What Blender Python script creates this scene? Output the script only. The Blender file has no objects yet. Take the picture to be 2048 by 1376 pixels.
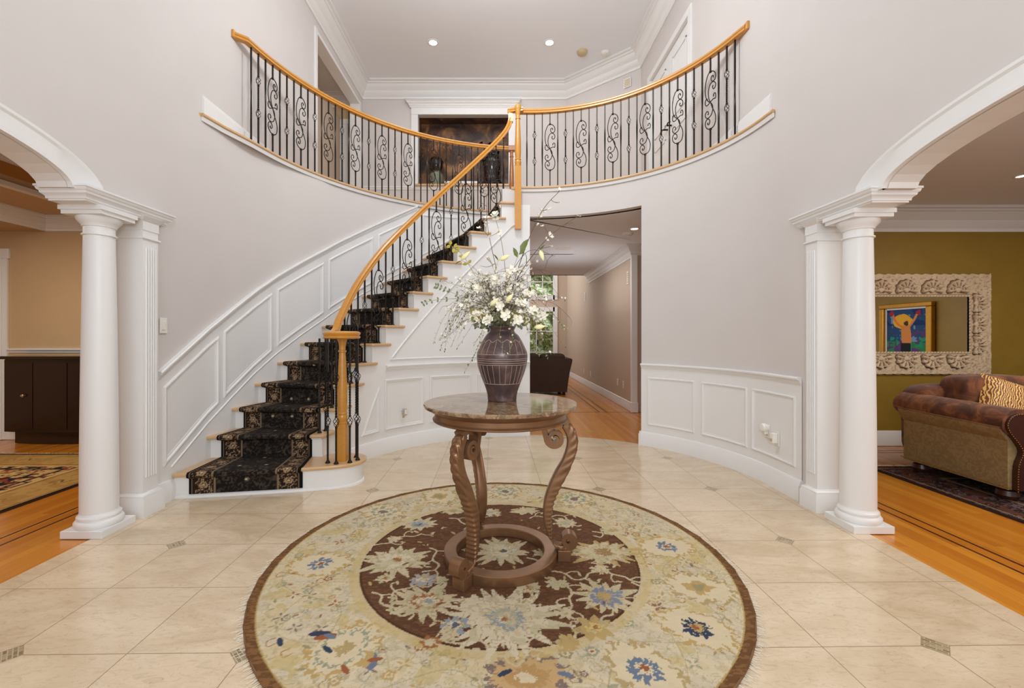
import bpy, bmesh, math, random
import numpy as np
from mathutils import Vector, Matrix
random.seed(7); rng = np.random.default_rng(7)
PI = math.pi
sc = bpy.context.scene
COL = sc.collection

# ---------------------------------------------------------------- camera
CAMH = 1.23
cam = bpy.data.cameras.new('camera'); camo = bpy.data.objects.new('camera', cam); COL.objects.link(camo)
camo.location = (0, 0, CAMH); camo.rotation_euler = (PI/2, 0, 0)
cam.sensor_width = 36; cam.lens = 885/2048*36
cam.shift_x = 24/2048; cam.shift_y = -15/2048
cam.clip_start = .05; sc.camera = camo

# ---------------------------------------------------------------- world, exposure, big lights
w = bpy.data.worlds.new('world'); sc.world = w; w.use_nodes = True
w.node_tree.nodes['Background'].inputs[0].default_value = (.95, .97, 1, 1)
w.node_tree.nodes['Background'].inputs[1].default_value = .55
sc.view_settings.view_transform = 'Standard'; sc.view_settings.look = 'None'
sc.view_settings.gamma = 1; sc.view_settings.exposure = 0.0; sc.view_settings.use_curve_mapping = False
sc.cycles.max_bounces = 7; sc.cycles.diffuse_bounces = 5; sc.cycles.glossy_bounces = 3
sc.cycles.sample_clamp_indirect = 6; sc.cycles.caustics_reflective = False; sc.cycles.caustics_refractive = False

def area(name, loc, rot, sx, sy, power, col=(1, 1, 1)):
    l = bpy.data.lights.new(name, 'AREA'); l.shape = 'RECTANGLE'; l.size = sx; l.size_y = sy
    l.energy = power; l.color = col
    o = bpy.data.objects.new(name, l); COL.objects.link(o); o.location = loc; o.rotation_euler = rot
    return o
area('entrance_daylight', (0, -1.9, 2.9), (PI/2, 0, 0), 4.4, 4.8, 112, (.90, .955, 1))
def bulb(name, loc, power, r, col=(1, 1, 1)):
    l = bpy.data.lights.new(name, 'POINT'); l.energy = power; l.shadow_soft_size = r; l.color = col
    o = bpy.data.objects.new(name, l); COL.objects.link(o); o.location = loc; return o
bulb('foyer_fill_light', (-.1, 4.0, 4.75), 122, .30, (.95, .98, 1))  # unseen point light added to brighten the ceiling and upper walls
area('camera_flash', (.05, -.25, 1.95), (PI/2+.1, 0, 0), .35, .35, 24, (.96, .98, 1))
area('sitting_room_light', (4.6, 2.4, 2.6), (0, 0, 0), 2.2, 2.2, 62, (1, .95, .86))
bulb('sitting_room_fill', (4.4, 1.0, 1.6), 28, .25, (1, .96, .9))  # soft point light brightening the sitting room, no fixture modelled
area('dining_room_light', (-5.0, 3.2, 2.6), (0, 0, 0), 1.6, 1.6, 66, (1, .87, .70))
area('hall_light', (1.2, 8.0, 1.6), (PI, 0, 0), .5, 1.5, 7, (.92, .96, 1))
area('hall_downlight', (1.2, 7.6, 2.66), (0, 0, 0), .8, 2.4, 22, (1, .96, .92))
area('family_room_daylight', (-.4, 12.6, 3.4), (PI/2, 0, -1.2), 3, 3, 90, (1, 1, 1))
area('upper_hall_light', (-.1, 6.9, 5.72), (0, 0, 0), 2.6, 1.0, 18, (.97, .98, 1))
area('side_hall_light', (-3.6, 6.6, 5.5), (0, 0, 0), .8, 1.2, 9, (1, .9, .75))

# ---------------------------------------------------------------- materials
def lin(c):
    return tuple(((x/255)/12.92 if x/255 <= .04045 else (((x/255)+.055)/1.055)**2.4) for x in c)
class NT:
    def __init__(s, name):
        s.m = bpy.data.materials.new(name); s.m.use_nodes = True; s.t = s.m.node_tree
        s.b = s.t.nodes['Principled BSDF']
    def n(s, kind, **kw):
        x = s.t.nodes.new(kind)
        for k, v in kw.items():
            if k.startswith('i_'): x.inputs[k[2:].replace('_', ' ')].default_value = v
            else: setattr(x, k, v)
        return x
    def l(s, a, b): s.t.links.new(a, b)
    def mix(s, fac, a, b, mode='MIX'):
        x = s.t.nodes.new('ShaderNodeMix'); x.data_type = 'RGBA'; x.blend_type = mode
        for i, v in ((0, fac), (6, a), (7, b)):
            if isinstance(v, (int, float, tuple)): x.inputs[i].default_value = v if not isinstance(v, tuple) else (*v[:3], 1)
            else: s.l(v, x.inputs[i])
        return x.outputs[2]
    def math(s, op, a, b=None, c=None):
        x = s.t.nodes.new('ShaderNodeMath'); x.operation = op
        for i, v in enumerate((a, b, c)):
            if v is None: continue
            if isinstance(v, (int, float)): x.inputs[i].default_value = v
            else: s.l(v, x.inputs[i])
        return x.outputs[0]
    def ramp(s, fac, stops):
        x = s.t.nodes.new('ShaderNodeValToRGB'); s.l(fac, x.inputs[0]); e = x.color_ramp.elements
        while len(e) < len(stops): e.new(.5)
        for q, (p, c) in zip(e, stops): q.position = p; q.color = (*c[:3], 1)
        return x.outputs[0]
    def noise(s, scale, detail=4, vec=None, rough=.5, dist=0):
        x = s.n('ShaderNodeTexNoise'); x.inputs['Scale'].default_value = scale; x.inputs['Detail'].default_value = detail
        x.inputs['Roughness'].default_value = rough; x.inputs['Distortion'].default_value = dist
        if vec is None: vec = s.pos()
        s.l(vec, x.inputs['Vector']); return x.outputs['Fac']
    def pos(s):
        return s.n('ShaderNodeTexCoord').outputs['Object']
    def mapping(s, vec, scale=(1, 1, 1), rot=(0, 0, 0), loc=(0, 0, 0)):
        x = s.n('ShaderNodeMapping'); x.inputs['Scale'].default_value = scale; x.inputs['Rotation'].default_value = rot
        x.inputs['Location'].default_value = loc; s.l(vec, x.inputs['Vector']); return x.outputs[0]
    def bump(s, h, strength=.2, dist=.01):
        x = s.n('ShaderNodeBump'); x.inputs['Strength'].default_value = strength; x.inputs['Distance'].default_value = dist
        s.l(h, x.inputs['Height']); s.l(x.outputs[0], s.b.inputs['Normal'])
    def col(s, c):
        if isinstance(c, tuple): s.b.inputs['Base Color'].default_value = (*c[:3], 1)
        else: s.l(c, s.b.inputs['Base Color'])
    def set(s, **kw):
        for k, v in kw.items(): s.b.inputs[k.replace('_', ' ')].default_value = v
def paint(name, rgb, rough=.55, var=.03, spec=.3):
    t = NT(name); c = lin(rgb); n = t.noise(2.5, 3)
    t.col(t.mix(n, tuple(x*(1-var) for x in c), tuple(min(1, x*(1+var)) for x in c)))
    t.set(Roughness=rough); t.b.inputs['Specular IOR Level'].default_value = spec
    n2 = t.noise(180, 2); t.bump(n2, .03, .002); return t.m
M = {}
M['wall'] = paint('wall_paint', (209, 203, 200), .6)
M['white'] = paint('white_trim', (229, 228, 227), .35, .01, .4)
M['ceil'] = paint('ceiling_paint', (232, 234, 238), .8, .01)
M['hallwall'] = paint('hall_paint', (192, 174, 156), .6)
M['dinwall'] = paint('dining_paint', (196, 168, 132), .6)
M['plastic'] = paint('white_plastic', (232, 229, 222), .35, .0)
M['beigeplastic'] = paint('beige_plastic', (196, 176, 140), .45, .0)
def green():
    t = NT('green_faux_paint'); n = t.noise(3.2, 6, rough=.6, dist=.6); n2 = t.noise(14, 4)
    c = t.mix(n, lin((132, 100, 26)), lin((160, 126, 42))); t.col(t.mix(t.math('MULTIPLY', n2, .35), c, lin((120, 112, 60))))
    t.set(Roughness=.5); return t.m
M['green'] = green()
def copper():
    t = NT('gold_ceiling_paint'); n = t.noise(5, 4); t.col(t.mix(n, lin((176, 120, 52)), lin((206, 156, 84)))); t.set(Roughness=.4, Metallic=.3); return t.m
M['gold_ceil'] = copper()
def oak(name, a, b, scale=(1, 1, 1), rough=.3):
    t = NT(name); v = t.mapping(t.pos(), scale); n = t.noise(6, 6, v, .6, .4); n2 = t.noise(40, 4, v, .6)
    t.col(t.mix(t.math('MULTIPLY', t.math('ADD', n, n2), .5), lin(a), lin(b))); t.set(Roughness=rough)
    t.b.inputs['Coat Weight'].default_value = .3; t.b.inputs['Coat Roughness'].default_value = .15; return t.m
M['rail'] = oak('honey_oak', (176, 112, 34), (222, 162, 70), (3, 3, 12))
M['oak'] = oak('pale_oak', (186, 146, 98), (216, 180, 134), (2, 14, 2), .35)
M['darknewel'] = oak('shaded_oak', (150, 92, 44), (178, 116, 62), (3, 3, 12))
def woodfloor():
    t = NT('oak_floor'); v0 = t.pos()
    v = t.mapping(v0, (1, 1, 1), (0, 0, PI/2))
    br = t.n('ShaderNodeTexBrick'); br.offset = .37; t.l(v, br.inputs['Vector'])
    for k, x in (('Scale', 1), ('Mortar Size', .0007), ('Mortar Smooth', .3), ('Brick Width', 1.3), ('Row Height', .057), ('Bias', 0)): br.inputs[k].default_value = x
    br.inputs['Color1'].default_value = (.0, .0, .0, 1); br.inputs['Color2'].default_value = (1, 1, 1, 1); br.inputs['Mortar'].default_value = (.5, .5, .5, 1)
    g = t.noise(7, 6, t.mapping(v0, (9, .7, 1)), .6, .5)
    c = t.mix(br.outputs['Color'], lin((184, 108, 22)), lin((216, 146, 46))); c = t.mix(t.math('MULTIPLY', g, .75), c, lin((188, 112, 26)))
    c = t.mix(t.math('MULTIPLY', br.outputs['Fac'], .55), c, lin((90, 50, 20)))
    t.col(c); t.set(Roughness=.26); t.b.inputs['Coat Weight'].default_value = .35; t.b.inputs['Coat Roughness'].default_value = .12
    return t.m
M['floor'] = woodfloor()
M['inlay'] = oak('wenge_inlay', (58, 22, 16), (76, 32, 22), rough=.25)
T, TH, GX0, GY0 = .4540, .0141, .3939, 2.6434
def tiles():
    t = NT('travertine_tiles'); sep = t.n('ShaderNodeSeparateXYZ')
    v = t.mapping(t.pos(), (1, 1, 1), (0, 0, -TH)); t.l(v, sep.inputs[0])
    u = t.math('DIVIDE', t.math('SUBTRACT', sep.outputs[0], GX0), T); vv = t.math('DIVIDE', t.math('SUBTRACT', sep.outputs[1], GY0), T)
    def dl(x):   # distance to nearest grid line
        return t.math('ABSOLUTE', t.math('SUBTRACT', x, t.math('ROUND', x)))
    d = t.math('MINIMUM', dl(u), dl(vv))
    grout = t.math('LESS_THAN', d, .0042)
    # diamond inserts at odd columns / even rows
    hu = t.math('MULTIPLY', t.math('SUBTRACT', u, 1), .5); hv = t.math('MULTIPLY', vv, .5)
    du = t.math('MULTIPLY', dl(hu), 2*T); dv = t.math('MULTIPLY', dl(hv), 2*T); dd = t.math('ADD', du, dv)
    dia = t.math('LESS_THAN', dd, .058); edge = t.math('MULTIPLY', t.math('GREATER_THAN', dd, .0555), t.math('LESS_THAN', dd, .0595))
    comb = t.n('ShaderNodeCombineXYZ')
    for i, x in enumerate((u, vv)): t.l(t.math('FLOOR', x), comb.inputs[i])
    wn = t.n('ShaderNodeTexWhiteNoise'); t.l(comb.outputs[0], wn.inputs['Vector'])
    n1 = t.noise(2.2, 7, t.mapping(t.pos(), (1, 2.2, 1)), .62, .9); n2 = t.noise(16, 6, t.mapping(t.pos(), (1, 2.6, 1)), .7, 1.2); n3 = t.noise(60, 3)
    c = t.mix(t.ramp(n1, [(.35, (0, 0, 0)), (.65, (1, 1, 1))]), lin((218, 198, 170)), lin((194, 170, 138)))
    c = t.mix(t.math('MULTIPLY', wn.outputs['Value'], .5), c, lin((222, 202, 174)))
    c = t.mix(t.ramp(n2, [(.5, (0, 0, 0)), (.70, (.5, .5, .5))]), c, lin((176, 154, 122)))
    c = t.mix(t.ramp(n3, [(.62, (0, 0, 0)), (.75, (.4, .4, .4))]), c, lin((158, 130, 98)))
    c = t.mix(grout, c, lin((150, 128, 104)))
    mv = t.mapping(t.pos(), (1, 1, 1), (0, 0, -TH+PI/4))
    br = t.n('ShaderNodeTexBrick'); t.l(mv, br.inputs['Vector'])
    for k, x in (('Scale', 1), ('Mortar Size', .002), ('Brick Width', .034), ('Row Height', .0145)): br.inputs[k].default_value = x
    br.inputs['Color1'].default_value = (*lin((128, 108, 78)), 1); br.inputs['Color2'].default_value = (*lin((172, 154, 122)), 1); br.inputs['Mortar'].default_value = (*lin((186, 170, 142)), 1)
    c = t.mix(dia, c, br.outputs['Color']); c = t.mix(edge, c, lin((158, 138, 110)))
    t.col(c); t.set(Roughness=.2); t.b.inputs['Coat Weight'].default_value = .25; t.b.inputs['Coat Roughness'].default_value = .08
    t.bump(t.math('SUBTRACT', 1, grout), .25, .0008); return t.m
M['tiles'] = tiles()
def iron():
    t = NT('wrought_iron'); n = t.noise(60, 4); t.col(t.mix(n, lin((26, 21, 18)), lin((58, 50, 44)))); t.set(Roughness=.38, Metallic=.75); return t.m
M['iron'] = iron()
def vcol(name, rough=.9, fibre=900, amt=.25, sheen=.2):
    t = NT(name); a = t.n('ShaderNodeVertexColor'); a.layer_name = 'Col'
    n = t.noise(fibre, 2, t.mapping(t.pos(), (1, .5, 1), (0, 0, .5)))
    c = t.mix(n, tuple([1-amt]*3), tuple([1+amt*.6]*3)); c2 = t.mix(1.0, a.outputs[0], c, 'MULTIPLY')
    t.col(c2); t.set(Roughness=rough); t.b.inputs['Specular IOR Level'].default_value = .15
    t.bump(n, .35, .004); return t.m
M['rug'] = vcol('wool_pile'); M['runner'] = vcol('runner_pile', .95, 700, .3); M['canvas'] = vcol('oil_on_canvas', .4, 200, .12)
def bronze():
    t = NT('bronzed_iron'); n = t.noise(9, 5); n2 = t.noise(60, 3)
    t.col(t.mix(n, lin((106, 76, 52)), lin((156, 116, 84)))); t.set(Roughness=.33, Metallic=.55); t.bump(n2, .08, .002); return t.m
M['bronze'] = bronze()
def marble():
    t = NT('brown_marble'); p = t.pos(); n = t.noise(5, 8, p, .65, 2.2); n2 = t.noise(22, 6, p, .7, 1.5)
    c = t.ramp(n, [(.3, lin((76, 52, 36))), (.45, lin((112, 82, 58))), (.56, lin((148, 122, 90))), (.7, lin((92, 78, 54)))])
    c = t.mix(t.ramp(n2, [(.5, (0, 0, 0)), (.66, (.7, .7, .7))]), c, lin((188, 158, 124))); c = t.mix(t.ramp(n2, [(.3, (.8, .8, .8)), (.42, (0, 0, 0))]), c, lin((62, 42, 30)))
    t.col(c); t.set(Roughness=.07); t.b.inputs['Specular IOR Level'].default_value = .7; return t.m
M['marble'] = marble()
def vase_m():
    t = NT('glazed_clay'); p = t.pos(); n = t.noise(7, 5, p, .6, .6); n2 = t.noise(30, 4, t.mapping(p, (1, 1, .3)))
    c = t.ramp(n, [(.34, lin((54, 42, 44))), (.5, lin((84, 64, 60))), (.66, lin((132, 102, 94)))]); t.col(t.mix(t.math('MULTIPLY', n2, .4), c, lin((72, 62, 68))))
    t.set(Roughness=.3, Metallic=.15); t.bump(n2, .15, .003); return t.m
M['vase'] = vase_m()
M['incise'] = paint('incised_line', (186, 168, 158), .6)
def simple(name, rgb, rough=.5, metal=0, var=.15, sc_=20, trans=0):
    t = NT(name); n = t.noise(sc_, 4); c = lin(rgb); t.col(t.mix(n, tuple(x*(1-var) for x in c), tuple(min(1, x*(1+var)) for x in c)))
    t.set(Roughness=rough, Metallic=metal)
    if trans: t.b.inputs['Subsurface Weight'].default_value = trans; t.b.inputs['Subsurface Radius'].default_value = (.01, .01, .008)
    return t.m
M['petal'] = simple('white_petals', (238, 233, 218), .6, 0, .05)
M['bud'] = simple('cream_bud', (232, 226, 176), .6, 0, .12)
M['leaf'] = simple('green_leaves', (104, 116, 62), .5, 0, .35)
M['yleaf'] = simple('yellow_green_leaves', (178, 166, 70), .5, 0, .25)
M['greyleaf'] = simple('eucalyptus_leaves', (118, 124, 98), .6, 0, .2)
M['twig'] = simple('brown_twig', (98, 76, 62), .8, 0, .3)
M['gtwig'] = simple('green_twig', (122, 116, 74), .7, 0, .3)
M['black_lacquer'] = simple('black_lacquer', (36, 22, 18), .12, 0, .2, 3)
M['chrome'] = simple('polished_steel', (210, 205, 198), .15, 1, .02)
M['leather'] = simple('dark_leather', (62, 30, 22), .3, 0, .2)
M['brown_sofa'] = simple('brown_upholstery', (62, 42, 32), .8, 0, .2, 8)
def chenille():
    t = NT('rust_chenille'); n = t.noise(7, 6, None, .6, 1.5); n2 = t.noise(220, 2)
    c = t.ramp(n, [(.35, lin((74, 36, 18))), (.5, lin((108, 58, 28))), (.65, lin((144, 88, 46)))]); t.col(t.mix(t.math('MULTIPLY', n2, .25), c, lin((60, 30, 20))))
    t.set(Roughness=.85); t.b.inputs['Sheen Weight'].default_value = .15; return t.m
M['chenille'] = chenille()
def damask():
    t = NT('taupe_damask'); n = t.noise(16, 4, None, .5, 2); c = t.ramp(n, [(.45, lin((140, 118, 80))), (.55, lin((154, 132, 92)))]); t.col(c); t.set(Roughness=.7); return t.m
M['damask'] = damask()
def stripe():
    t = NT('gold_stripe'); wv = t.n('ShaderNodeTexWave'); wv.inputs['Scale'].default_value = 22; wv.inputs['Distortion'].default_value = 9; t.l(t.pos(), wv.inputs['Vector'])
    t.col(t.ramp(wv.outputs['Fac'], [(.3, lin((108, 52, 24))), (.55, lin((176, 122, 58))), (.8, lin((222, 184, 110)))])); t.set(Roughness=.6); return t.m
M['stripe'] = stripe()
def leopard():
    t = NT('leopard_print'); vo = t.n('ShaderNodeTexVoronoi'); vo.inputs['Scale'].default_value = 32; t.l(t.pos(), vo.inputs['Vector'])
    t.col(t.ramp(vo.outputs['Distance'], [(.25, lin((60, 36, 20))), (.45, lin((160, 118, 70)))])); t.set(Roughness=.8); return t.m
M['leopard'] = leopard()
M['carved'] = simple('whitewashed_wood', (216, 190, 158), .6, 0, .12, 40)
def carved():
    t = NT('whitewashed_carving'); g = t.n('ShaderNodeNewGeometry'); n = t.noise(30, 4)
    c = t.ramp(g.outputs['Pointiness'], [(.44, lin((126, 92, 62))), (.5, lin((212, 186, 154))), (.56, lin((226, 208, 182)))]); t.col(t.mix(t.math('MULTIPLY', n, .3), c, lin((190, 158, 122)))); t.set(Roughness=.6); return t.m
M['carving'] = vcol('carved_wood', .6, 300, .1)
def mirror():
    t = NT('mirror_glass'); t.col((.93, .95, .93)); t.set(Roughness=.01, Metallic=1); return t.m
M['mirror'] = mirror()
def glass():
    t = NT('window_glass'); t.col((1, 1, 1)); t.set(Roughness=0); t.b.inputs['Transmission Weight'].default_value = 1; t.b.inputs['IOR'].default_value = 1.02; return t.m
M['glass'] = glass()
def niche():
    t = NT('mottled_bronze_plaster'); n = t.noise(2.2, 6, None, .6, 1.2); n2 = t.noise(9, 5, None, .7)
    c = t.ramp(n, [(.36, lin((40, 24, 18))), (.5, lin((92, 60, 38))), (.64, lin((164, 116, 72)))]); t.col(t.mix(t.math('MULTIPLY', n2, .4), c, lin((30, 18, 16)))); t.set(Roughness=.4, Metallic=.2); return t.m
M['niche'] = niche()
M['goldframe'] = simple('gilt_wood', (196, 142, 50), .35, .6, .2, 30)
M['brownframe'] = simple('brown_frame', (120, 66, 30), .4, 0, .2, 10)
def emis(name, rgb, s):
    t = NT(name); t.col((0, 0, 0)); t.b.inputs['Emission Color'].default_value = (*rgb, 1); t.b.inputs['Emission Strength'].default_value = s; return t.m
M['lamp'] = emis('lamp_glow', (1, .97, .9), 6)
def garden():
    t = NT('garden_foliage'); n = t.noise(4, 6, None, .7, 1); c = t.ramp(n, [(.35, lin((60, 84, 40))), (.5, lin((140, 160, 100))), (.62, lin((236, 242, 232)))])
    t.col(c); t.set(Roughness=1); return t.m
M['garden'] = garden()

# ---------------------------------------------------------------- geometry helpers
class MB:
    def __init__(s): s.v = []; s.f = []; s.n = 0
    def add(s, v, f):
        v = np.asarray(v, float).reshape(-1, 3); k = s.n; s.v.append(v); s.f += [tuple(i+k for i in q) for q in f]; s.n += len(v); return s
    def box(s, x0, x1, y0, y1, z0, z1):
        v = [(x, y, z) for z in (z0, z1) for y in (y0, y1) for x in (x0, x1)]
        return s.add(v, [(0, 2, 3, 1), (4, 5, 7, 6), (0, 1, 5, 4), (2, 6, 7, 3), (0, 4, 6, 2), (1, 3, 7, 5)])
    def xf(s, M4):
        M4 = np.array(M4); s.v = [(v @ M4[:3, :3].T + M4[:3, 3]) for v in s.v]; return s
    def obj(s, name, mat, parent=None, smooth=False, bevel=0, loc=None):
        me = bpy.data.meshes.new(name); v = np.concatenate(s.v) if s.v else np.zeros((0, 3))
        if loc is not None: v = v-np.array(loc)
        me.from_pydata(v.tolist(), [], s.f); me.update()
        if isinstance(mat, str): mat = M[mat]
        me.materials.append(mat)
        o = bpy.data.objects.new(name, me); COL.objects.link(o)
        if loc is not None: o.location = loc
        if parent is not None: o.parent = parent
        if smooth:
            me.polygons.foreach_set('use_smooth', [True]*len(me.polygons))
            if smooth != 'full':
                md = o.modifiers.new('split', 'EDGE_SPLIT'); md.split_angle = math.radians(38)
        if bevel:
            md = o.modifiers.new('bevel', 'BEVEL'); md.width = bevel; md.segments = 2; md.limit_method = 'ANGLE'; md.angle_limit = math.radians(40)
        return o
def tag(o, label, cat, group=None):
    o['label'] = label; o['category'] = cat
    if group: o['group'] = group
    return o
def struct(o): o['kind'] = 'structure'; return o
def empty(name, loc=(0, 0, 0), rz=0, label=None, cat=None, group=None):
    o = bpy.data.objects.new(name, None); COL.objects.link(o); o.location = loc; o.rotation_euler = (0, 0, rz); o.empty_display_size = .05
    if label: tag(o, label, cat, group)
    return o
def copy_tree(o, parent=None):
    c = o.copy(); COL.objects.link(c); c.parent = parent
    for ch in list(o.children): copy_tree(ch, c)
    return c
def tube(mb, pts, r, n=6, closed=False, caps=True):
    P = np.asarray(pts, float); m = len(P)
    if m < 2: return mb
    R = np.full(m, r) if np.isscalar(r) else np.asarray(r, float)
    if closed: Tn = np.roll(P, -1, 0)-np.roll(P, 1, 0)
    else:
        Tn = np.gradient(P, axis=0)
    Tn /= np.linalg.norm(Tn, axis=1, keepdims=True)+1e-12
    a = np.array([0, 0, 1.]) if abs(Tn[0][2]) < .9 else np.array([1., 0, 0])
    N = a-Tn[0]*(a@Tn[0]); N /= np.linalg.norm(N); V = []
    ang = np.arange(n)*2*PI/n; ca, sa = np.cos(ang)[:, None], np.sin(ang)[:, None]
    for i in range(m):
        N = N-Tn[i]*(N@Tn[i]); N /= np.linalg.norm(N)+1e-12; B = np.cross(Tn[i], N)
        V.append(P[i]+R[i]*(ca*N+sa*B))
    F = []
    L = m if closed else m-1
    for i in range(L):
        j = (i+1) % m
        for k in range(n):
            k2 = (k+1) % n; F.append((i*n+k, i*n+k2, j*n+k2, j*n+k))
    if caps and not closed: F += [tuple(range(n))[::-1], tuple((m-1)*n+k for k in range(n))]
    return mb.add(np.concatenate(V), F)
def lathe(mb, prof, n=32, c=(0, 0), cap=True):
    P = np.asarray(prof, float); ang = np.arange(n)*2*PI/n
    V = np.concatenate([np.stack([c[0]+r*np.cos(ang), c[1]+r*np.sin(ang), np.full(n, z)], 1) for r, z in P]); F = []
    for i in range(len(P)-1):
        for k in range(n):
            k2 = (k+1) % n; F.append((i*n+k, i*n+k2, (i+1)*n+k2, (i+1)*n+k))
    if cap: F += [tuple(range(n))[::-1], tuple((len(P)-1)*n+k for k in range(n))]
    return mb.add(V, F)
def sweep(mb, prof, path, closed=False, cap=True, steep=False):
    """profile (lateral to the right of travel, up) along a 3D path, mitred in plan"""
    P = np.asarray(path, float); m = len(P); Q = np.asarray(prof, float); n = len(Q); V = []
    for i in range(m):
        a = P[(i-1) % m] if (closed or i > 0) else None; b = P[(i+1) % m] if (closed or i < m-1) else None
        d1 = (P[i]-a) if a is not None else (b-P[i]); d2 = (b-P[i]) if b is not None else (P[i]-a)
        if steep:
            h = (d1+d2); hz = np.array([h[0], h[1], 0.]);
            if np.linalg.norm(hz) < 1e-6: hz = np.array([1., 0, 0])
            hz /= np.linalg.norm(hz); lat = np.array([hz[1], -hz[0], 0]); t = h/np.linalg.norm(h); up = np.cross(lat, t); 
            V.append(P[i]+Q[:, :1]*lat+Q[:, 1:]*up)
        else:
            d1 = d1[:2]/max(np.linalg.norm(d1[:2]), 1e-9); d2 = d2[:2]/max(np.linalg.norm(d2[:2]), 1e-9)
            n1 = np.array([d1[1], -d1[0]]); n2 = np.array([d2[1], -d2[0]]); nn = n1+n2; nn /= np.linalg.norm(nn)
            k = 1/max(.3, nn@n1); lat = np.array([nn[0]*k, nn[1]*k, 0])
            V.append(P[i]+Q[:, :1]*lat+Q[:, 1:]*np.array([0, 0, 1.]))
    F = []
    for i in range(m if closed else m-1):
        j = (i+1) % m
        for k in range(n):
            k2 = (k+1) % n; F.append((i*n+k, j*n+k, j*n+k2, i*n+k2))
    if cap and not closed: F += [tuple(range(n)), tuple((m-1)*n+k for k in range(n))[::-1]]
    return mb.add(np.concatenate(V), F)
def prism(mb, poly, z0, z1, mapf=None):
    n = len(poly); V = [(x, y, z0) for x, y in poly]+[(x, y, z1) for x, y in poly]
    if mapf: V = [mapf(*p) for p in V]
    F = [tuple(range(n))[::-1], tuple(range(n, 2*n))]+[(i, (i+1) % n, n+(i+1) % n, n+i) for i in range(n)]
    return mb.add(V, F)
def spline(P, n=8, closed=False):
    P = [np.array(p, float) for p in P]; out = []; m = len(P)
    for i in range(m if closed else m-1):
        g = (lambda k: P[k % m]) if closed else (lambda k: P[max(0, min(m-1, k))])
        p0, p1, p2, p3 = g(i-1), g(i), g(i+1), g(i+2)
        for k in range(n):
            t = k/n; out.append(.5*((2*p1)+(-p0+p2)*t+(2*p0-5*p1+4*p2-p3)*t*t+(-p0+3*p1-3*p2+p3)*t**3))
    if not closed: out.append(P[-1])
    return np.array(out)
def resample(P, d):
    P = np.asarray(P, float); s = np.r_[0, np.cumsum(np.linalg.norm(np.diff(P, axis=0), axis=1))]; n = max(2, int(round(s[-1]/d))+1)
    t = np.linspace(0, s[-1], n); return np.stack([np.interp(t, s, P[:, k]) for k in range(P.shape[1])], 1)
class Path:   # plan path with arc length, points and left normals
    def __init__(s, P):
        s.P = np.asarray(P, float); s.s = np.r_[0, np.cumsum(np.linalg.norm(np.diff(s.P, axis=0), axis=1))]; s.L = s.s[-1]
    def at(s, t): return np.array([np.interp(t, s.s, s.P[:, 0]), np.interp(t, s.s, s.P[:, 1])])
    def dir(s, t, e=.02):
        d = s.at(min(s.L, t+e))-s.at(max(0, t-e)); return d/np.linalg.norm(d)
    def right(s, t): d = s.dir(t); return np.array([d[1], -d[0]])
    def off(s, t, o, z): p = s.at(t)+s.right(t)*o; return (p[0], p[1], z)

# ---------------------------------------------------------------- plan of the place
CX, CY, R0 = .352, 3.606, 1.898         # rotunda centre and radius
RI = .193; F2 = 16*RI                   # riser and upper floor level (3.088)
HC = 5.80                               # foyer ceiling
XL, XR = -2.49, 2.25                    # foyer side walls
def cp(phi, r): a = math.radians(phi); return (CX-r*math.cos(a), CY+r*math.sin(a))
# outer stair wall
PO = [(-2.4902, 2.9), (-2.4902, 3.3), (-2.485, 3.73), (-2.45, 4.0), (-2.40, 4.28), (-2.32, 4.56), (-2.2, 4.83), (-2.06, 5.09)]
a0 = math.atan2(5.09-3.75, -2.06-.45)
PO += [(.45+2.86*math.cos(a), 3.75+2.86*math.sin(a)) for a in np.linspace(a0-.06, math.radians(93), 30)]
OUT = Path(PO)
_ph = [math.degrees(math.atan2(y-CY, -(x-CX))) for x, y in PO]; _rr = [math.hypot(x-CX, y-CY) for x, y in PO]
def rout(phi): return float(np.interp(phi, _ph, _rr))
# balcony edges
EL = [(-2.485, 3.68), (-2.445, 3.90), (-2.365, 4.18)]+[(.45+2.845*math.cos(a), 3.75+2.845*math.sin(a)) for a in np.linspace(math.atan2(.75, -2.74)-.0, math.radians(97.5), 36)]
EL.append((.12, 6.595))
EDGE_L = Path(EL)
ER = [(2.245, 3.62)]+[cp(p, 1.888) for p in np.linspace(178, 86, 50)]
EDGE_R = Path(ER)

# ---------------------------------------------------------------- floors and ceilings
mb = MB(); mb.box(-9, 9, -2.5, 16, -.12, -.004); struct(mb.obj('floor', 'floor'))
arc = [cp(p, R0+.02) for p in np.linspace(180, 0, 60)]
poly = [(-2.485, -2.4), (2.30, -2.4), (2.30, 3.2), (2.262, 3.606)]+arc+[(-1.6, 4.4), (-2.0, 4.6), (-2.485, 4.3)]
mb = MB(); prism(mb, poly, -.02, 0); struct(mb.obj('floor', 'tiles'))
mb = MB()
for x in (2.72, 2.81, -2.95, -3.05): mb.box(x-.007, x+.007, -2.4, 4.72 if x > 0 else 4.78, -.004, -.0025)
for y in (4.70, 4.78): mb.box(2.72, 7.4, y-.007, y+.007, -.004, -.0025)
for y in (7.22,): mb.box(.6, 2.2, y-.01, y+.01, -.004, -.0025)
for x0 in (1.62, 1.74): mb.box(x0-.012, x0+.012, 7.22, 14, -.004, -.0025)
struct(mb.obj('trim_1', 'inlay'))

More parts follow.
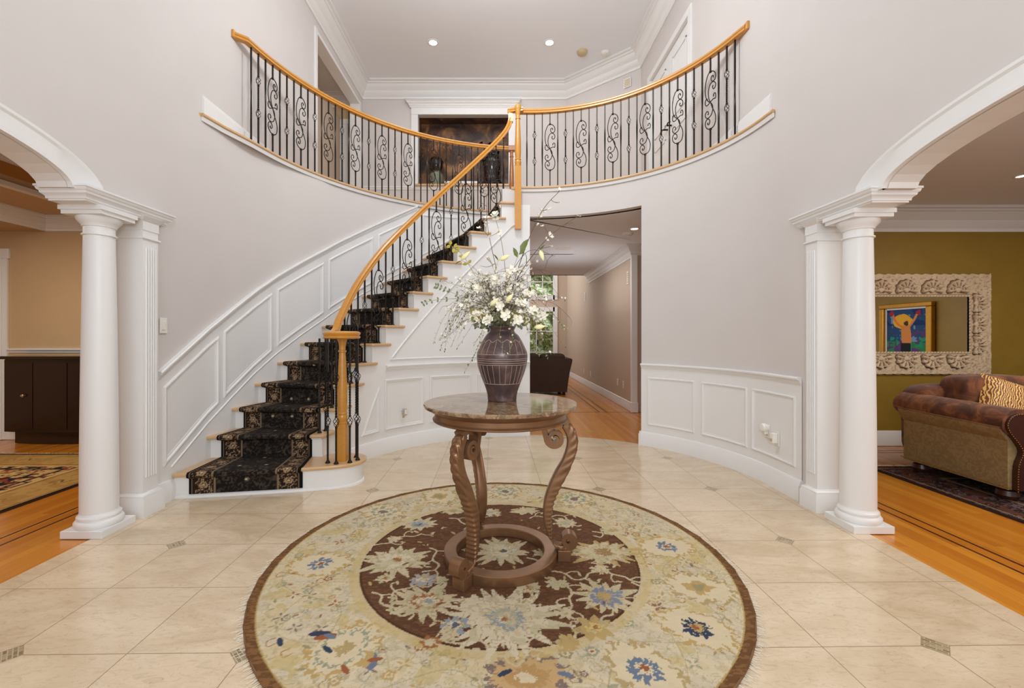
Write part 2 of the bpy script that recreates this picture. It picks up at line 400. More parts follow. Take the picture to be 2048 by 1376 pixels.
slab = EL[::1]+[(.17, 6.56), (.12, 5.55)]
inner = [cp(p, 1.888) for p in np.linspace(83.5, 178, 50)]
poly = [(XL-.0, 3.66)]+EL+[(.155, 5.50)]+inner+[(XR, 3.62), (XR, 7.06), (1.2, 8.05), (XL, 8.05)]
poly = poly[::-1]
EI = [(-2.60, 3.66)]+[tuple(EDGE_L.at(s_)-EDGE_L.right(s_)*.10) for s_ in EDGE_L.s[2:]]+[(.26, 6.70), (.26, 5.56)]+[cp(p, 1.99) for p in np.linspace(87, 178, 50)]+[(XR+.1, 3.62), (XR+.1, 7.06), (1.3, 8.05), (-2.6, 8.05)]
mb = MB(); prism(mb, EI[::-1], 2.72, F2-.03); struct(mb.obj('ceiling', 'ceil'))
mb = MB(); prism(mb, poly, F2-.03, F2); struct(mb.obj('floor', 'oak'))
# oak nosing and small cove along the balcony edges
nose = [(0, 0), (.018, 0), (.026, -.006), (.028, -.015), (.026, -.024), (.018, -.03), (0, -.03)]
cove = [(0, -.03), (.016, -.03), (.010, -.042), (.006, -.060), (0, -.062)]
def zpath(P, z): return [(x, y, z) for x, y in P]
mb = MB(); sweep(mb, [(x, y+.0015) for x, y in nose], zpath(EL, F2)); sweep(mb, [(x, y+.0015) for x, y in nose], zpath(ER[::-1], F2)); struct(mb.obj('trim_2', 'oak', smooth=True))
mb = MB(); sweep(mb, cove, zpath(EL, F2)); sweep(mb, cove, zpath(ER[::-1], F2)); struct(mb.obj('trim_3', 'white', smooth=True))
# foyer ceiling
mb = MB(); mb.box(XL-.2, XR+.2, -1.4, 8.4, HC, HC+.12); struct(mb.obj('ceiling', 'ceil'))

# ---------------------------------------------------------------- foyer walls
def yz(x0, x1): return lambda u, v, t: (x0 if t == 0 else x1, u, v)
def ell(Yc, a, b, z0, y0=None, n=24):
    return [(Yc+a*math.cos(t), z0+b*math.sin(t)) for t in np.linspace(0, PI, n)]
def archwall(x0, x1, name, mat, a, y_far, parts=None):
    ar = ell(1.2, a, .235, 2.09)[::-1]            # from near to far
    poly = [(-1.4, 2.09)]+ar+[(1.2+a, 2.09), (y_far, 2.09), (y_far, HC), (-1.4, HC)]
    mb = MB(); prism(mb, poly, 0, 1, lambda u, v, t: (x0 if t == 0 else x1, u, v)); return struct(mb.obj(name, mat))
archwall(XR, XR+.17, 'wall_right', 'wall', 1.37, 3.24)
archwall(XL-.17, XL, 'wall_left', 'wall', 1.35, 3.2)
def archivolt(xf, sgn, a, name):
    """flat moulded band around the arch: profile radial x proud"""
    prof = [(0, 0), (0, .03), (.02, .03), (.028, .018), (.10, .018), (.112, .028), (.128, .028), (.132, 0)]
    ts = np.linspace(0, PI, 41); n = len(prof); V = []
    for t in ts:
        nx, nz = math.cos(t)*.235, math.sin(t)*a; L = math.hypot(nx, nz); nx /= L; nz /= L
        for r, p in prof: V.append((xf+sgn*p, 1.2+a*math.cos(t)+nx*r*1.35*(1+.25*abs(math.cos(t))**6), 2.09+.235*math.sin(t)+nz*r))
    F = [(i*n+k, (i+1)*n+k, (i+1)*n+(k+1) % n, i*n+(k+1) % n) for i in range(len(ts)-1) for k in range(n)]
    mb = MB(); mb.add(V, F); return struct(mb.obj(name, 'white', smooth=True))
archivolt(XR, -1, 1.37, 'trim_4'); archivolt(XL, 1, 1.35, 'trim_5')
# soffits of the arches in white
for xs, a, nm in (((XR, XR+.17), 1.37, 'trim_6'), ((XL-.17, XL), 1.35, 'trim_7')):
    mb = MB(); pts = ell(1.2, a-.004, .231, 2.09); pts2 = ell(1.2, a, .235, 2.092)
    for (p, q, p2, q2) in zip(pts[:-1], pts[1:], pts2[:-1], pts2[1:]):
        mb.add([(xs[0]-.001, *p), (xs[1]+.001, *p), (xs[1]+.001, *q), (xs[0]-.001, *q), (xs[0]-.001, *p2), (xs[1]+.001, *p2), (xs[1]+.001, *q2), (xs[0]-.001, *q2)], [(0, 1, 2, 3), (7, 6, 5, 4), (0, 4, 5, 1), (2, 6, 7, 3)])
    struct(mb.obj(nm, 'white', smooth=True))
# straight right wall below the balcony between pilaster and rotunda, curved wall to the opening, header
PR = [(XR, 3.24), (XR, 3.606)]+[cp(p, R0) for p in np.linspace(179, 131.4, 26)]
def wallstrip(mb, P, z0, z1, th=.14, side=-1):
    pth = Path(P); V = []; n = len(P)
    for i in range(n):
        r = pth.right(pth.s[i]); p = np.array(P[i]); q = p+r*th*side
        V += [(p[0], p[1], z0), (p[0], p[1], z1), (q[0], q[1], z0), (q[0], q[1], z1)]
    F = []
    for i in range(n-1):
        a, b = 4*i, 4*i+4; F += [(a, b, b+1, a+1), (a+2, a+3, b+3, b+2), (a+1, b+1, b+3, a+3), (a, a+2, b+2, b)]
    F += [(0, 1, 3, 2), (4*n-4, 4*n-2, 4*n-1, 4*n-3)]
    return mb.add(V, F)
mb = MB(); wallstrip(mb, PR, 0, F2-.03, .14, 1); o = struct(mb.obj('wall_right', 'wall', smooth=True))
hd = [cp(p, R0) for p in np.linspace(131.4, 90.6, 22)]
mb = MB(); wallstrip(mb, hd, 2.72, F2-.03, .14, 1); struct(mb.obj('wall_back', 'wall', smooth=True))
mb = MB(); wallstrip(mb, [cp(p, R0) for p in np.linspace(90.6, 80.2, 6)], 15*RI-.028, F2-.03, .14, 1); struct(mb.obj('wall_back', 'wall', smooth=True))
# outer stair wall
mb = MB(); wallstrip(mb, [(-2.4902, 3.2)]+PO[1:], 0, F2-.03, .12, -1); struct(mb.obj('wall_left', 'wall', smooth=True))
# upper walls
XD = 1.2
mb = MB(); mb.box(XR, XR+.15, 3.24, 5.27, F2-.03, HC); mb.box(XR, XR+.15, 6.63, 7.12, 2.9, HC); mb.box(XR, XR+.15, 5.27, 6.63, 5.09, HC); struct(mb.obj('wall_right', 'wall'))
mb = MB(); mb.box(XL-.15, XL, 3.2, 6.0, F2-.03, HC); mb.box(XL-.15, XL, 7.82, 8.1, 2.9, HC); mb.box(XL-.15, XL, 6.0, 7.82, 5.39, HC); struct(mb.obj('wall_left', 'wall'))
mb = MB(); NX0, NX1, NZ0, NZ1 = -1.48, .155, 3.97, 5.23
mb.box(XL-.1, NX0, 8, 8.12, 2.9, HC); mb.box(NX1, XD+.05, 8, 8.12, 2.9, HC); mb.box(NX0, NX1, 8, 8.12, 2.9, NZ0); mb.box(NX0, NX1, 8, 8.12, NZ1, HC)
struct(mb.obj('wall_back', 'wall'))
mb = MB(); prism(mb, [(XD, 8.0), (XR, 7.06), (XR+.1, 7.16), (XD+.1, 8.1)][::-1], 2.9, HC); struct(mb.obj('wall_back', 'wall'))
# crown of the upper hall
def crown(dep, pr):
    p = [(0, -1), (.10, -1), (.10, -.86), (.22, -.80), (.30, -.66), (.34, -.62), (.34, -.54), (.48, -.46), (.62, -.30), (.66, -.22), (.78, -.20), (.80, -.12), (1, -.10), (1, 0), (0, 0)]
    return [(a*pr, b*dep) for a, b in p]
mb = MB(); sweep(mb, crown(.29, .19), zpath([(XL, -1.3), (XL, 8), (XD, 8), (XR, 7.06), (XR, -1.3)], HC)); struct(mb.obj('trim_8', 'white', smooth=True))
# upper baseboards
base = [(0, 0), (.022, 0), (.022, .125), (.014, .135), (.014, .15), (.006, .16), (0, .16)]
mb = MB()
for P in ([(XL, 3.69), (XL, 5.9)], [(XL, 7.9), (XL, 8), (XD, 8), (XR, 7.06), (XR, 6.75)], [(XR, 5.15), (XR, 3.66)]): sweep(mb, base, zpath(P, F2))
struct(mb.obj('baseboard_upper', 'white'))
# opening into side hall upstairs: casing, soffit, side hall
mb = MB(); mb.box(XL-.16, XL+.018, 5.93, 6.006, F2, 5.40); mb.box(XL-.16, XL+.018, 7.812, 7.9, F2, 5.40); mb.box(XL-.16, XL+.012, 6.0, 7.82, 5.34, 5.392); struct(mb.obj('trim_9', 'white', bevel=.004))
mb = MB(); mb.box(-5.2, XL-.15, 4.6, 9.6, F2-.1, F2); struct(mb.obj('floor', 'floor'))
mb = MB(); mb.box(-5.2, XL-.15, 8.06, 8.16, F2, HC); mb.box(-5.3, -5.2, 4.6, 8.16, F2, HC); struct(mb.obj('wall_back', 'dinwall'))
mb = MB(); mb.box(-5.2, XL-.15, 4.6, 9.6, 5.62, HC); struct(mb.obj('ceiling', 'ceil'))
mb = MB(); sweep(mb, crown(.22, .15), zpath([(-5.2, 4.6), (-5.2, 8.06), (XL-.15, 8.06)], 5.62)); struct(mb.obj('trim_10', 'white', smooth=True))

# ---------------------------------------------------------------- wainscot on curved walls
RINGS = [(0, 0), (.003, .012), (.010, .016), (.018, .014), (.022, .007), (.034, .006), (.040, 0)]
def panel(mb, Q, path, side, seg=10, rings=RINGS):
    """raised moulding frame: Q = 3/4-gon in (s, z) CCW, wall path, side=+1 towards right normal"""
    Q = [np.array(q, float) for q in Q]; n = len(Q); ar = sum(Q[i][0]*Q[(i+1) % n][1]-Q[(i+1) % n][0]*Q[i][1] for i in range(n))
    if ar < 0: Q = Q[::-1]
    def inset(d):
        out = []
        for i in range(n):
            p0, p1, p2 = Q[i-1], Q[i], Q[(i+1) % n]; e1 = (p1-p0)/np.linalg.norm(p1-p0); e2 = (p2-p1)/np.linalg.norm(p2-p1)
            n1 = np.array([-e1[1], e1[0]]); n2 = np.array([-e2[1], e2[0]]); b = n1+n2; b /= np.linalg.norm(b); out.append(p1+b*d/max(.25, b@n1))
        return out
    L = []
    for d, h in rings:
        I = inset(d); loop = []
        for i in range(n):
            for k in range(seg):
                s, z = I[i]+(I[(i+1) % n]-I[i])*k/seg; loop.append(path.off(s, side*(h+.001), z))
        L.append(loop)
    N = n*seg; F = [(a*N+k, a*N+(k+1) % N, (a+1)*N+(k+1) % N, (a+1)*N+k) for a in range(len(rings)-1) for k in range(N)]
    return mb.add([p for l in L for p in l], F)
# white lower skin, chair rail and baseboard of the right curved wall (path runs from pilaster to opening; room is on the left)
PRW = Path(PR[::-1])    # from opening to pilaster, room is to the right
def skin(mb, path, s0, s1, zf0, zf1, o=.006, side=1, n=40):
    V = []; 
    for s in np.linspace(s0, s1, n): V += [path.off(s, side*o, zf0(s)), path.off(s, side*o, zf1(s))]
    return mb.add(V, [(2*i, 2*i+2, 2*i+3, 2*i+1) for i in range(n-1)])
rail_prof = [(0, -.05), (.008, -.05), (.012, -.038), (.018, -.030), (.018, -.018), (.034, -.012), (.036, 0), (.03, .008), (0, .008)]
def railsweep(mb, path, s0, s1, z, prof, side=1, n=40, off=0):
    pts = [np.array(path.off(s, 0, z(s) if callable(z) else z)) for s in np.linspace(s0, s1, n)]
    return sweep(mb, prof if side > 0 else [(-a, b) for a, b in prof][::-1], pts)
mb = MB(); skin(mb, PRW, 0, PRW.L-.05, lambda s: .0, lambda s: .90); o = struct(mb.obj('trim_11', 'white', smooth='full'))
mb = MB()
CR_ = .925; LP = PRW.L
railsweep(mb, PRW, .0, LP-.06, .917, rail_prof)
def s_of(path, x):   # arc length where the wall crosses a plan bearing
    m = (x-1000)/885; d = path.P[:, 0]-m*path.P[:, 1]
    for i in range(len(d)-1):
        if d[i]*d[i+1] <= 0: k = d[i]/(d[i]-d[i+1]+1e-12); return path.s[i]+k*(path.s[i+1]-path.s[i])
for xa, xb in ((1295, 1390), (1404, 1496), (1505, 1600)): 
    sa, sb = s_of(PRW, xa), s_of(PRW, xb) if xb < 1560 else 0
    if xb >= 1560: sb = PRW.L-.115
    panel(mb, [(sa, .235), (sb, .235), (sb, .775), (sa, .775)], PRW, 1)
struct(mb.obj('trim_12', 'white', smooth=True))
mb = MB(); bs = [(0, 0), (.03, 0), (.03, .115), (.022, .128), (.022, .142), (.012, .155), (0, .158)]
railsweep(mb, PRW, -.0, LP-.05, 0, bs); struct(mb.obj('baseboard_right', 'white', smooth=True))
# jamb of the opening
j0 = np.array(cp(131.4, R0)); j1 = np.array(cp(131.4, R0+.15)); 
mb = MB(); mb.box(0, 0.0, 0, 0, 0, 0)
mb = MB(); jp = [tuple(j1+(j1-j0)*.03), tuple(j0-(j1-j0)*.03)]; d = (j1-j0)/np.linalg.norm(j1-j0); nx = np.array([-d[1], d[0]])
for zz, pr in (((0, .13), .022), ((.13, .158), .014)):
    q = [j0-d*.03, j1+d*.03]; V = [q[0], q[1], q[1]+nx*pr, q[0]+nx*pr]
    prism(mb, [tuple(v) for v in V], zz[0], zz[1])
struct(mb.obj('baseboard_hall', 'white'))

# outer stair wall wainscot
RS = [(0.20, .90), (.32, .972), (.93, 1.352), (1.6, 1.797), (2.306, 2.235), (3.09, 2.70), (3.662, 3.03)]
def rz(s): return float(np.interp(s, [a for a, b in RS], [b for a, b in RS]))
_rs = spline(RS, 6)
def rz(s): return float(np.interp(s, _rs[:, 0], _rs[:, 1]))
mb = MB(); skin(mb, OUT, .18, 3.66, lambda s: 0, lambda s: rz(s)-.02, n=80); skin(mb, OUT, 3.66, OUT.L, lambda s: 2.0, lambda s: F2-.1, n=20); struct(mb.obj('trim_13', 'white', smooth='full'))
mb = MB(); rp = [(0, -.06), (.01, -.06), (.014, -.045), (.022, -.034), (.022, -.02), (.038, -.012), (.04, .004), (.032, .012), (0, .012)]
railsweep(mb, OUT, .31, 3.66, lambda s: rz(s)-.004, rp, n=70)
for sa, sb in ((.362, .974), (1.027, 1.632), (1.695, 2.306), (2.375, 3.02), (3.09, 3.66), (3.73, 4.3)):
    za, zb = rz(sa), rz(sb)
    if sa > 3.7: za, zb = 3.08, 3.42
    top = .142
    if sb > 3.6: Q = [(sa, za-.735), (sb, zb-.735), (sb, min(zb-top, 2.96)), (sa, min(za-top, 2.93))]
    else: Q = [(sa, za-.735), (sb, zb-.735), (sb, zb-top), (sa, za-top)]
    panel(mb, Q, OUT, 1, rings=[(a*1.25, b*1.15) for a, b in RINGS])
lp = [(0, -.006), (.014, -.006), (.016, 0), (.006, .006), (0, .006)]
railsweep(mb, OUT, .44, 3.9, lambda s: (rz(s) if s < 3.66 else 3.03+.58*(s-3.66))-.80, lp, n=70)
struct(mb.obj('trim_14', 'white', smooth=True))
mb = MB(); railsweep(mb, OUT, .2, .47, 0, bs, n=8); struct(mb.obj('baseboard_left', 'white', smooth=True))

# ---------------------------------------------------------------- staircase
def fo(k): return (-5.8 if k == 1 else 2.56+5.82*(k-2))
def fi(k): return (-3.8 if k == 1 else 5.45+5.65*(k-2))
def nose_phi(k, r):   # angle of nosing line k at radius r
    if k == 16: k = 16
    return fi(k)+(fo(k)-fi(k))*(r-1.9)/(2.84-1.9)
stair = empty('staircase', (-.6, 4.8, 0), 0, 'curved white staircase with pale oak treads rising along the left wall', 'staircase')
def par(o): o.parent = stair; o.matrix_parent_inverse = Matrix.Translation((.6, -4.8, 0)); return o
def chord(phi_i, phi_o, r0, r1, n=6):
    return [cp(phi_i+(phi_o-phi_i)*t, r0+(r1-r0)*t) for t in np.linspace(0, 1, n)]
RISE_D = 1.0
first = [(-2.47, 3.326), (-1.944, 3.415), (-1.6, 3.478), (-1.36, 3.535), (-1.245, 3.585), (-1.17, 3.66), (-1.142, 3.76), (-1.165, 3.86), (-1.235, 3.925), (-1.35, 3.95), (-1.47, 3.93)]
first = [tuple(p) for p in spline(first[:4], 3)[:-1]]+[tuple(p) for p in spline(first[3:], 4)]
for k in range(1, 16):
    z = k*RI; mb = MB()
    if k == 1:
        back = [cp(fi(2)+3, 1.9)]+[cp(nose_phi(2, r)+2.2, r) for r in np.linspace(2.0, 2.84, 5)]
        poly = first+back[1:]
    else:
        ro = rout(fo(k)); ro2 = rout(fo(k+1)); 
        fr = [cp(nose_phi(k, r), r) for r in np.linspace(ro, 1.90, 8)]+[cp(fi(k)+.1, 1.872)]
        side = [cp(p, 1.866) for p in np.linspace(fi(k)+.5, fi(k+1)+2.6, 5)]
        bk = [cp(fi(k+1)+2.6, 1.90)]+[cp(nose_phi(k+1, r)+RISE_D+.6, r) for r in np.linspace(1.90, ro2, 6)]
        if k == 15: side = [cp(p, 1.866) for p in np.linspace(fi(k)+.5, 84.6, 4)]; bk = [(.17, 5.55), (.12, 6.59)]; 
        if k == 15: fr = [cp(nose_phi(k, r), r) for r in np.linspace(rout(fo(15)), 1.90, 8)]
        poly = fr+side+bk
    prism(mb, poly, z-.028, z); par(mb.obj('tread', 'oak', bevel=.009))
    # riser
    mb = MB(); z0 = (k-1)*RI if k > 1 else 0
    if k == 1:
        c0 = np.array([-1.6, 3.7]); ins = []
        P1 = Path(first)
        rp1 = [P1.at(s)-P1.right(s)*.03 for s in np.linspace(0, P1.L, 40)]
        rp1 = [(max(-2.47, p[0]), p[1]) for p in rp1]
        wallstrip(mb, rp1, 0, z-.028, .02, -1)
        sh = [(0, 0), (.012, 0), (.012, .012), (.006, .02), (0, .022)]; sweep(mb, sh, [(p[0], p[1], 0) for p in rp1])
    else:
        P = [cp(nose_phi(k, r)+RISE_D, r) for r in np.linspace(rout(fo(k)), 1.9, 8)]
        wallstrip(mb, P, z0, z-.028, .02, -1)
        sweep(mb, [(0, -.014), (.012, -.014), (.016, -.004), (.016, 0), (0, 0)], [(p[0], p[1], z-.028) for p in P])
    par(mb.obj('riser', 'white', smooth=True))
# riser up to the landing
mb = MB(); wallstrip(mb, [(.14, 6.58), (.165, 5.5)], 15*RI, F2-.03, .02, -1); par(mb.obj('riser', 'white'))
# inner stringer wall, stepped under the treads
mb = MB(); V = []; 
angs = []; 
for k in range(2, 16):
    p0 = fi(k)+RISE_D; p1 = (fi(k+1)+RISE_D) if k < 15 else 90.6; zt = k*RI-.028
    P = [cp(p, R0) for p in np.linspace(p0, p1, 7)]; wallstrip(mb, P[::-1], 0, zt, .1, 1)
par(mb.obj('stringer', 'white', smooth=True))
# wainscot of the wall below the stairs
PSTR = Path([cp(p, R0) for p in np.linspace(6.5, 90.6, 60)])   # room is to the right
mb = MB(); railsweep(mb, PSTR, 0.0, PSTR.L, 0, bs, n=50); struct(mb.obj('baseboard_stair', 'white', smooth=True))
mb = MB()
def ss(x): return s_of(PSTR, x)
dphi = lambda s: 6.5+math.degrees(s/R0)
railsweep(mb, PSTR, ss(771), PSTR.L, .917, rail_prof, n=40)
for xa, xb in ((768.7, 847), (859, 942), (955, 1040)): panel(mb, [(ss(xa), .235), (ss(xb), .235), (ss(xb), .775), (ss(xa), .775)], PSTR, 1, seg=8)
panel(mb, [(ss(722), .235), (ss(758), .235), (ss(758), .72)], PSTR, 1, seg=8)
# raking moulding parallel to the steps and triangular upper panel
s1_, s2_ = ss(783), ss(1030); sl = RI/(5.65*PI/180*R0)
z_r = lambda s: 1.0+(s-s1_)*sl
railsweep(mb, PSTR, s1_, s2_, lambda s: min(z_r(s), 2.62), [(0, -.014), (.010, -.014), (.016, 0), (.008, .012), (0, .014)], n=40)
railsweep(mb, PSTR, s1_-.02, PSTR.L-.06, lambda s: .985, [(0, -.010), (.010, -.010), (.014, 0), (.006, .010), (0, .010)], n=40)
struct(mb.obj('trim_15', 'white', smooth=True))

# ---------------------------------------------------------------- raster painting of surfaces
class Raster:
    def __init__(s, x0, x1, y0, y1, d, base):
        s.nx = int(round((x1-x0)/d))+1; s.ny = int(round((y1-y0)/d))+1
        s.X, s.Y = np.meshgrid(np.linspace(x0, x1, s.nx), np.linspace(y0, y1, s.ny)); s.C = np.zeros((s.ny, s.nx, 3)); s.C[:] = lin(base)
        s.x0, s.y0, s.d = x0, y0, (x1-x0)/(s.nx-1); s.dy = (y1-y0)/(s.ny-1)
    def win(s, x, y, r):
        i0 = max(0, int((x-r-s.x0)/s.d)); i1 = min(s.nx, int((x+r-s.x0)/s.d)+2); j0 = max(0, int((y-r-s.y0)/s.dy)); j1 = min(s.ny, int((y+r-s.y0)/s.dy)+2)
        return (slice(j0, max(j0, j1)), slice(i0, max(i0, i1)))
    def put(s, w, mask, col, a=1.0):
        c = s.C[w]; c[mask] = c[mask]*(1-a)+np.array(lin(col))*a
    def flower(s, x, y, r, n, layers, rot=0, jag=.25, asp=1.0, sharp=1.0):
        w = s.win(x, y, r*1.4*max(1, asp)); dx = s.X[w]-x; dy = s.Y[w]-y
        if hasattr(s, 'wx'): dx = dx+s.wx[w]*min(1, r/.08); dy = dy+s.wy[w]*min(1, r/.08)
        c, q = math.cos(rot), math.sin(rot)
        u = (dx*c+dy*q)/asp; v = -dx*q+dy*c; R = np.hypot(u, v); A = np.arctan2(v, u)
        for k, (fr, col) in enumerate(layers):
            e = r*fr*(1-jag+jag*np.abs(np.cos(A*n/2+k*.7))**sharp+.08*np.sin(A*n*2.3+k)); s.put(w, R < e, col)
    def petals(s, x, y, r, n, col, rot=0, asp=1.0, wd=.34, lo=.25, edge=None):
        q = np.random.default_rng(int(abs(x*997+y*313)*100)); 
        for i in range(n):
            a = rot+i*2*PI/n+q.uniform(-.08, .08); L = r*q.uniform(.82, 1.1); bend = q.uniform(-.5, .5)
            ex, ey = math.cos(a)*asp, math.sin(a)
            pts = [(x+ex*L*t-ey*bend*L*t*t*.4, y+ey*L*t+ex*bend*L*t*t*.4) for t in np.linspace(lo, 1, 12)]; wm = r*wd*6.28/n
            for k, (px_, py_) in enumerate(pts):
                ww = wm*math.sin(PI*min(.93, .30+.66*k/11))**.7; w = s.win(px_, py_, ww*1.4); s.put(w, np.hypot(s.X[w]-px_+(s.wx[w]*.25 if hasattr(s, 'wx') else 0), s.Y[w]-py_) < ww, col)
    def line(s, pts, wd, col, a=1.0):
        P = resample(spline(pts, 6), wd*.8)
        for x, y in P:
            w = s.win(x, y, wd); s.put(w, np.hypot(s.X[w]-x, s.Y[w]-y) < wd*.5, col, a)
    def leafs(s, x, y, r, ang, col, n=1):
        w = s.win(x, y, r); dx = s.X[w]-x; dy = s.Y[w]-y; u = dx*math.cos(ang)+dy*math.sin(ang); v = -dx*math.sin(ang)+dy*math.cos(ang)
        s.put(w, (u/r)**2+(v/(r*.38))**2 < 1, col)
def vnoise(X, Y, sc_, seed, oct_=3):
    out = np.zeros_like(X); amp = 1; tot = 0; r = np.random.default_rng(seed)
    for o in range(oct_):
        G = r.random((64, 64)); x = X*sc_*(2**o)+50; y = Y*sc_*(2**o)+50; xi = np.floor(x).astype(int); yi = np.floor(y).astype(int); fx = x-xi; fy = y-yi
        fx = fx*fx*(3-2*fx); fy = fy*fy*(3-2*fy); g = lambda a, b: G[b % 64, a % 64]
        out += amp*((g(xi, yi)*(1-fx)+g(xi+1, yi)*fx)*(1-fy)+(g(xi, yi+1)*(1-fx)+g(xi+1, yi+1)*fx)*fy); tot += amp; amp *= .55
    return out/tot
def raster_mesh(name, Vx, C, mat, mask=None, parent=None, smooth=True):
    ny, nx = Vx.shape[:2]; me = bpy.data.meshes.new(name); idx = np.arange(ny*nx).reshape(ny, nx)
    q = np.stack([idx[:-1, :-1], idx[:-1, 1:], idx[1:, 1:], idx[1:, :-1]], -1).reshape(-1, 4)
    if mask is not None:
        mk = (mask[:-1, :-1] & mask[:-1, 1:] & mask[1:, 1:] & mask[1:, :-1]).reshape(-1); q = q[mk]
    used = np.unique(q); rem = np.full(ny*nx, -1); rem[used] = np.arange(len(used)); q = rem[q]
    v = Vx.reshape(-1, 3)[used]; c = C.reshape(-1, 3)[used]
    me.vertices.add(len(v)); me.vertices.foreach_set('co', v.astype(np.float32).ravel()); me.loops.add(q.size); me.loops.foreach_set('vertex_index', q.astype(np.int32).ravel())
    me.polygons.add(len(q)); me.polygons.foreach_set('loop_start', np.arange(0, q.size, 4, dtype=np.int32)); me.polygons.foreach_set('loop_total', np.full(len(q), 4, dtype=np.int32))
    me.update(calc_edges=True); at = me.color_attributes.new('Col', 'FLOAT_COLOR', 'POINT'); at.data.foreach_set('color', np.c_[c, np.ones(len(c))].astype(np.float32).ravel())
    if smooth: me.polygons.foreach_set('use_smooth', np.ones(len(q), bool))
    me.materials.append(M[mat] if isinstance(mat, str) else mat); o = bpy.data.objects.new(name, me); COL.objects.link(o)
    if parent is not None: o.parent = parent
    return o

# ---------------------------------------------------------------- balusters
def spiral(c, r0, r1, a0, a1, n=14):
    t = np.linspace(0, 1, n); r = r0+(r1-r0)*t**.8; a = a0+(a1-a0)*t
    return [(c[0]+rr*math.cos(x), c[1]+rr*math.sin(x)) for rr, x in zip(r, a)]
# scroll ornament in units of its half width, half height mapped separately (traced: x -1..1, z -1..1)
SCR = [
 [(0, 1), (-.45, .93), (-.85, .72), (-1, .45), (-.82, .15), (-.35, -.02), (0, -.08), (.35, -.3), (.8, -.5), (.98, -.68), (.85, -.88), (.5, -.97), (0, -1)],
 [(0, 1), (.5, .96), (.88, .86), (.98, .74), (.8, .635), (.45, .615), (.18, .67), (.12, .755), (.3, .82), (.52, .80), (.5, .74)],
 [(.0, -.08), (-.32, .1), (-.4, .32), (-.15, .52), (.3, .60), (.75, .56), (.98, .46), (.85, .36), (.55, .34), (.38, .41), (.5, .47)],
 [(0, -1), (-.5, -.96), (-.88, -.86), (-.98, -.74), (-.8, -.635), (-.45, -.615), (-.18, -.67), (-.12, -.755), (-.3, -.82), (-.52, -.80), (-.5, -.74)],
 [(.0, -.08), (.36, -.2), (.42, -.36), (.15, -.52), (-.3, -.58), (-.75, -.56), (-.98, -.46), (-.85, -.36), (-.55, -.34), (-.38, -.41), (-.5, -.47)],
 [(-.52, .02), (-.62, .10), (-.82, .10), (-.98, .02), (-.92, -.09), (-.6, -.13), (0, -.06), (.6, -.0), (.92, -.02), (.99, .09), (.85, .17), (.62, .15), (.56, .07)],
]
def twisted_bar(mb, z0, z1, w, twists=0, tz=None):
    zs = [z0]; n = 2
    zz = np.linspace(z0, z1, 2 if not twists else 44); V = []
    for z in zz:
        a = PI/4
        if twists and tz[0] < z < tz[1]: a += (z-tz[0])/(tz[1]-tz[0])*twists*2*PI
        elif twists and z >= tz[1]: a += twists*2*PI
        V += [(w*.7071*math.cos(a+k*PI/2), w*.7071*math.sin(a+k*PI/2), z) for k in range(4)]
    m = len(zz); F = [(i*4+k, i*4+(k+1) % 4, i*4+4+(k+1) % 4, i*4+4+k) for i in range(m-1) for k in range(4)]
    F += [(3, 2, 1, 0), tuple(4*(m-1)+k for k in range(4))]; return mb.add(np.array(V), F)
def basket_mb(zc, h=.078, r=.02):
    mb = MB()
    for q in range(4):
        P = []
        for t in np.linspace(0, 1, 13):
            a = q*PI/2+t*PI*1.0; rr = r*math.sin(PI*t)**.75+.003; P.append((rr*math.cos(a), rr*math.sin(a), zc-h/2+h*t))
        tube(mb, P, .0026, 5)
    for z in (zc-h/2-.006, zc+h/2+.006): lathe(mb, [(.004, z-.009), (.0105, z-.005), (.0105, z+.005), (.004, z+.009)], 8)
    return mb
def shoe_mb():
    mb = MB(); 
    lathe(mb, [(.02, 0), (.021, .004), (.017, .010), (.0115, .018), (.0105, .024), (.0085, .026)], 10); return mb
def baluster(kind, H, parent, w=.0125, zb=None, sh=None):
    """kind P plain twisted, B two baskets, S scroll; origin at its foot; H height"""
    e = empty('baluster'); e.parent = parent; e.empty_display_size = .01
    if kind == 'P': mb = MB(); twisted_bar(mb, 0, H, w, 5, (H*.28, H*.72)); mb.obj('bar', 'iron', e)
    if kind == 'B':
        z1, z2 = zb if zb else (H*.36, H*.71); mb = MB()
        twisted_bar(mb, 0, z1-.045, w); mb.obj('bar', 'iron', e); mb = MB(); twisted_bar(mb, z1+.045, z2-.045, w, 3, (z1+.05, z2-.05)); mb.obj('bar', 'iron', e)
        mb = MB(); twisted_bar(mb, z2+.045, H, w); mb.obj('bar', 'iron', e)
        basket_mb(z1).obj('basket', 'iron', e, smooth='full'); basket_mb(z2).obj('basket', 'iron', e, smooth='full')
    if kind == 'S':
        z0, z1 = sh if sh else (H*.235, H*.855); mb = MB(); twisted_bar(mb, 0, z0, w); mb.obj('bar', 'iron', e); mb = MB(); twisted_bar(mb, z1, H, w); mb.obj('bar', 'iron', e); mb = MB()
        for z in (z0, z1): mb.box(-.010, .010, -.008, .008, z-.012, z+.006); zc, hh = (z0+z1)/2, (z1-z0)/2
        for c in SCR:
            P = spline([(x*.062, 0, zc+z*hh) for x, z in c], 4); tube(mb, P, np.r_[np.full(len(P)-4, .0048), .0052, .006, .006, .004], 6)
        mb.obj('scroll', 'iron', e, smooth='full')
    shoe_mb().obj('shoe', 'iron', e, smooth=True)
    return e
PAT = 'PBPS'
rail_p = [(-.029, -.026), (-.029, -.010), (-.022, -.004), (-.030, .004), (-.031, .016), (-.022, .027), (0, .031), (.022, .027), (.031, .016), (.030, .004), (.022, -.004), (.029, -.010), (.029, -.026), (.012, -.030), (-.012, -.030)]
RH = 4.045
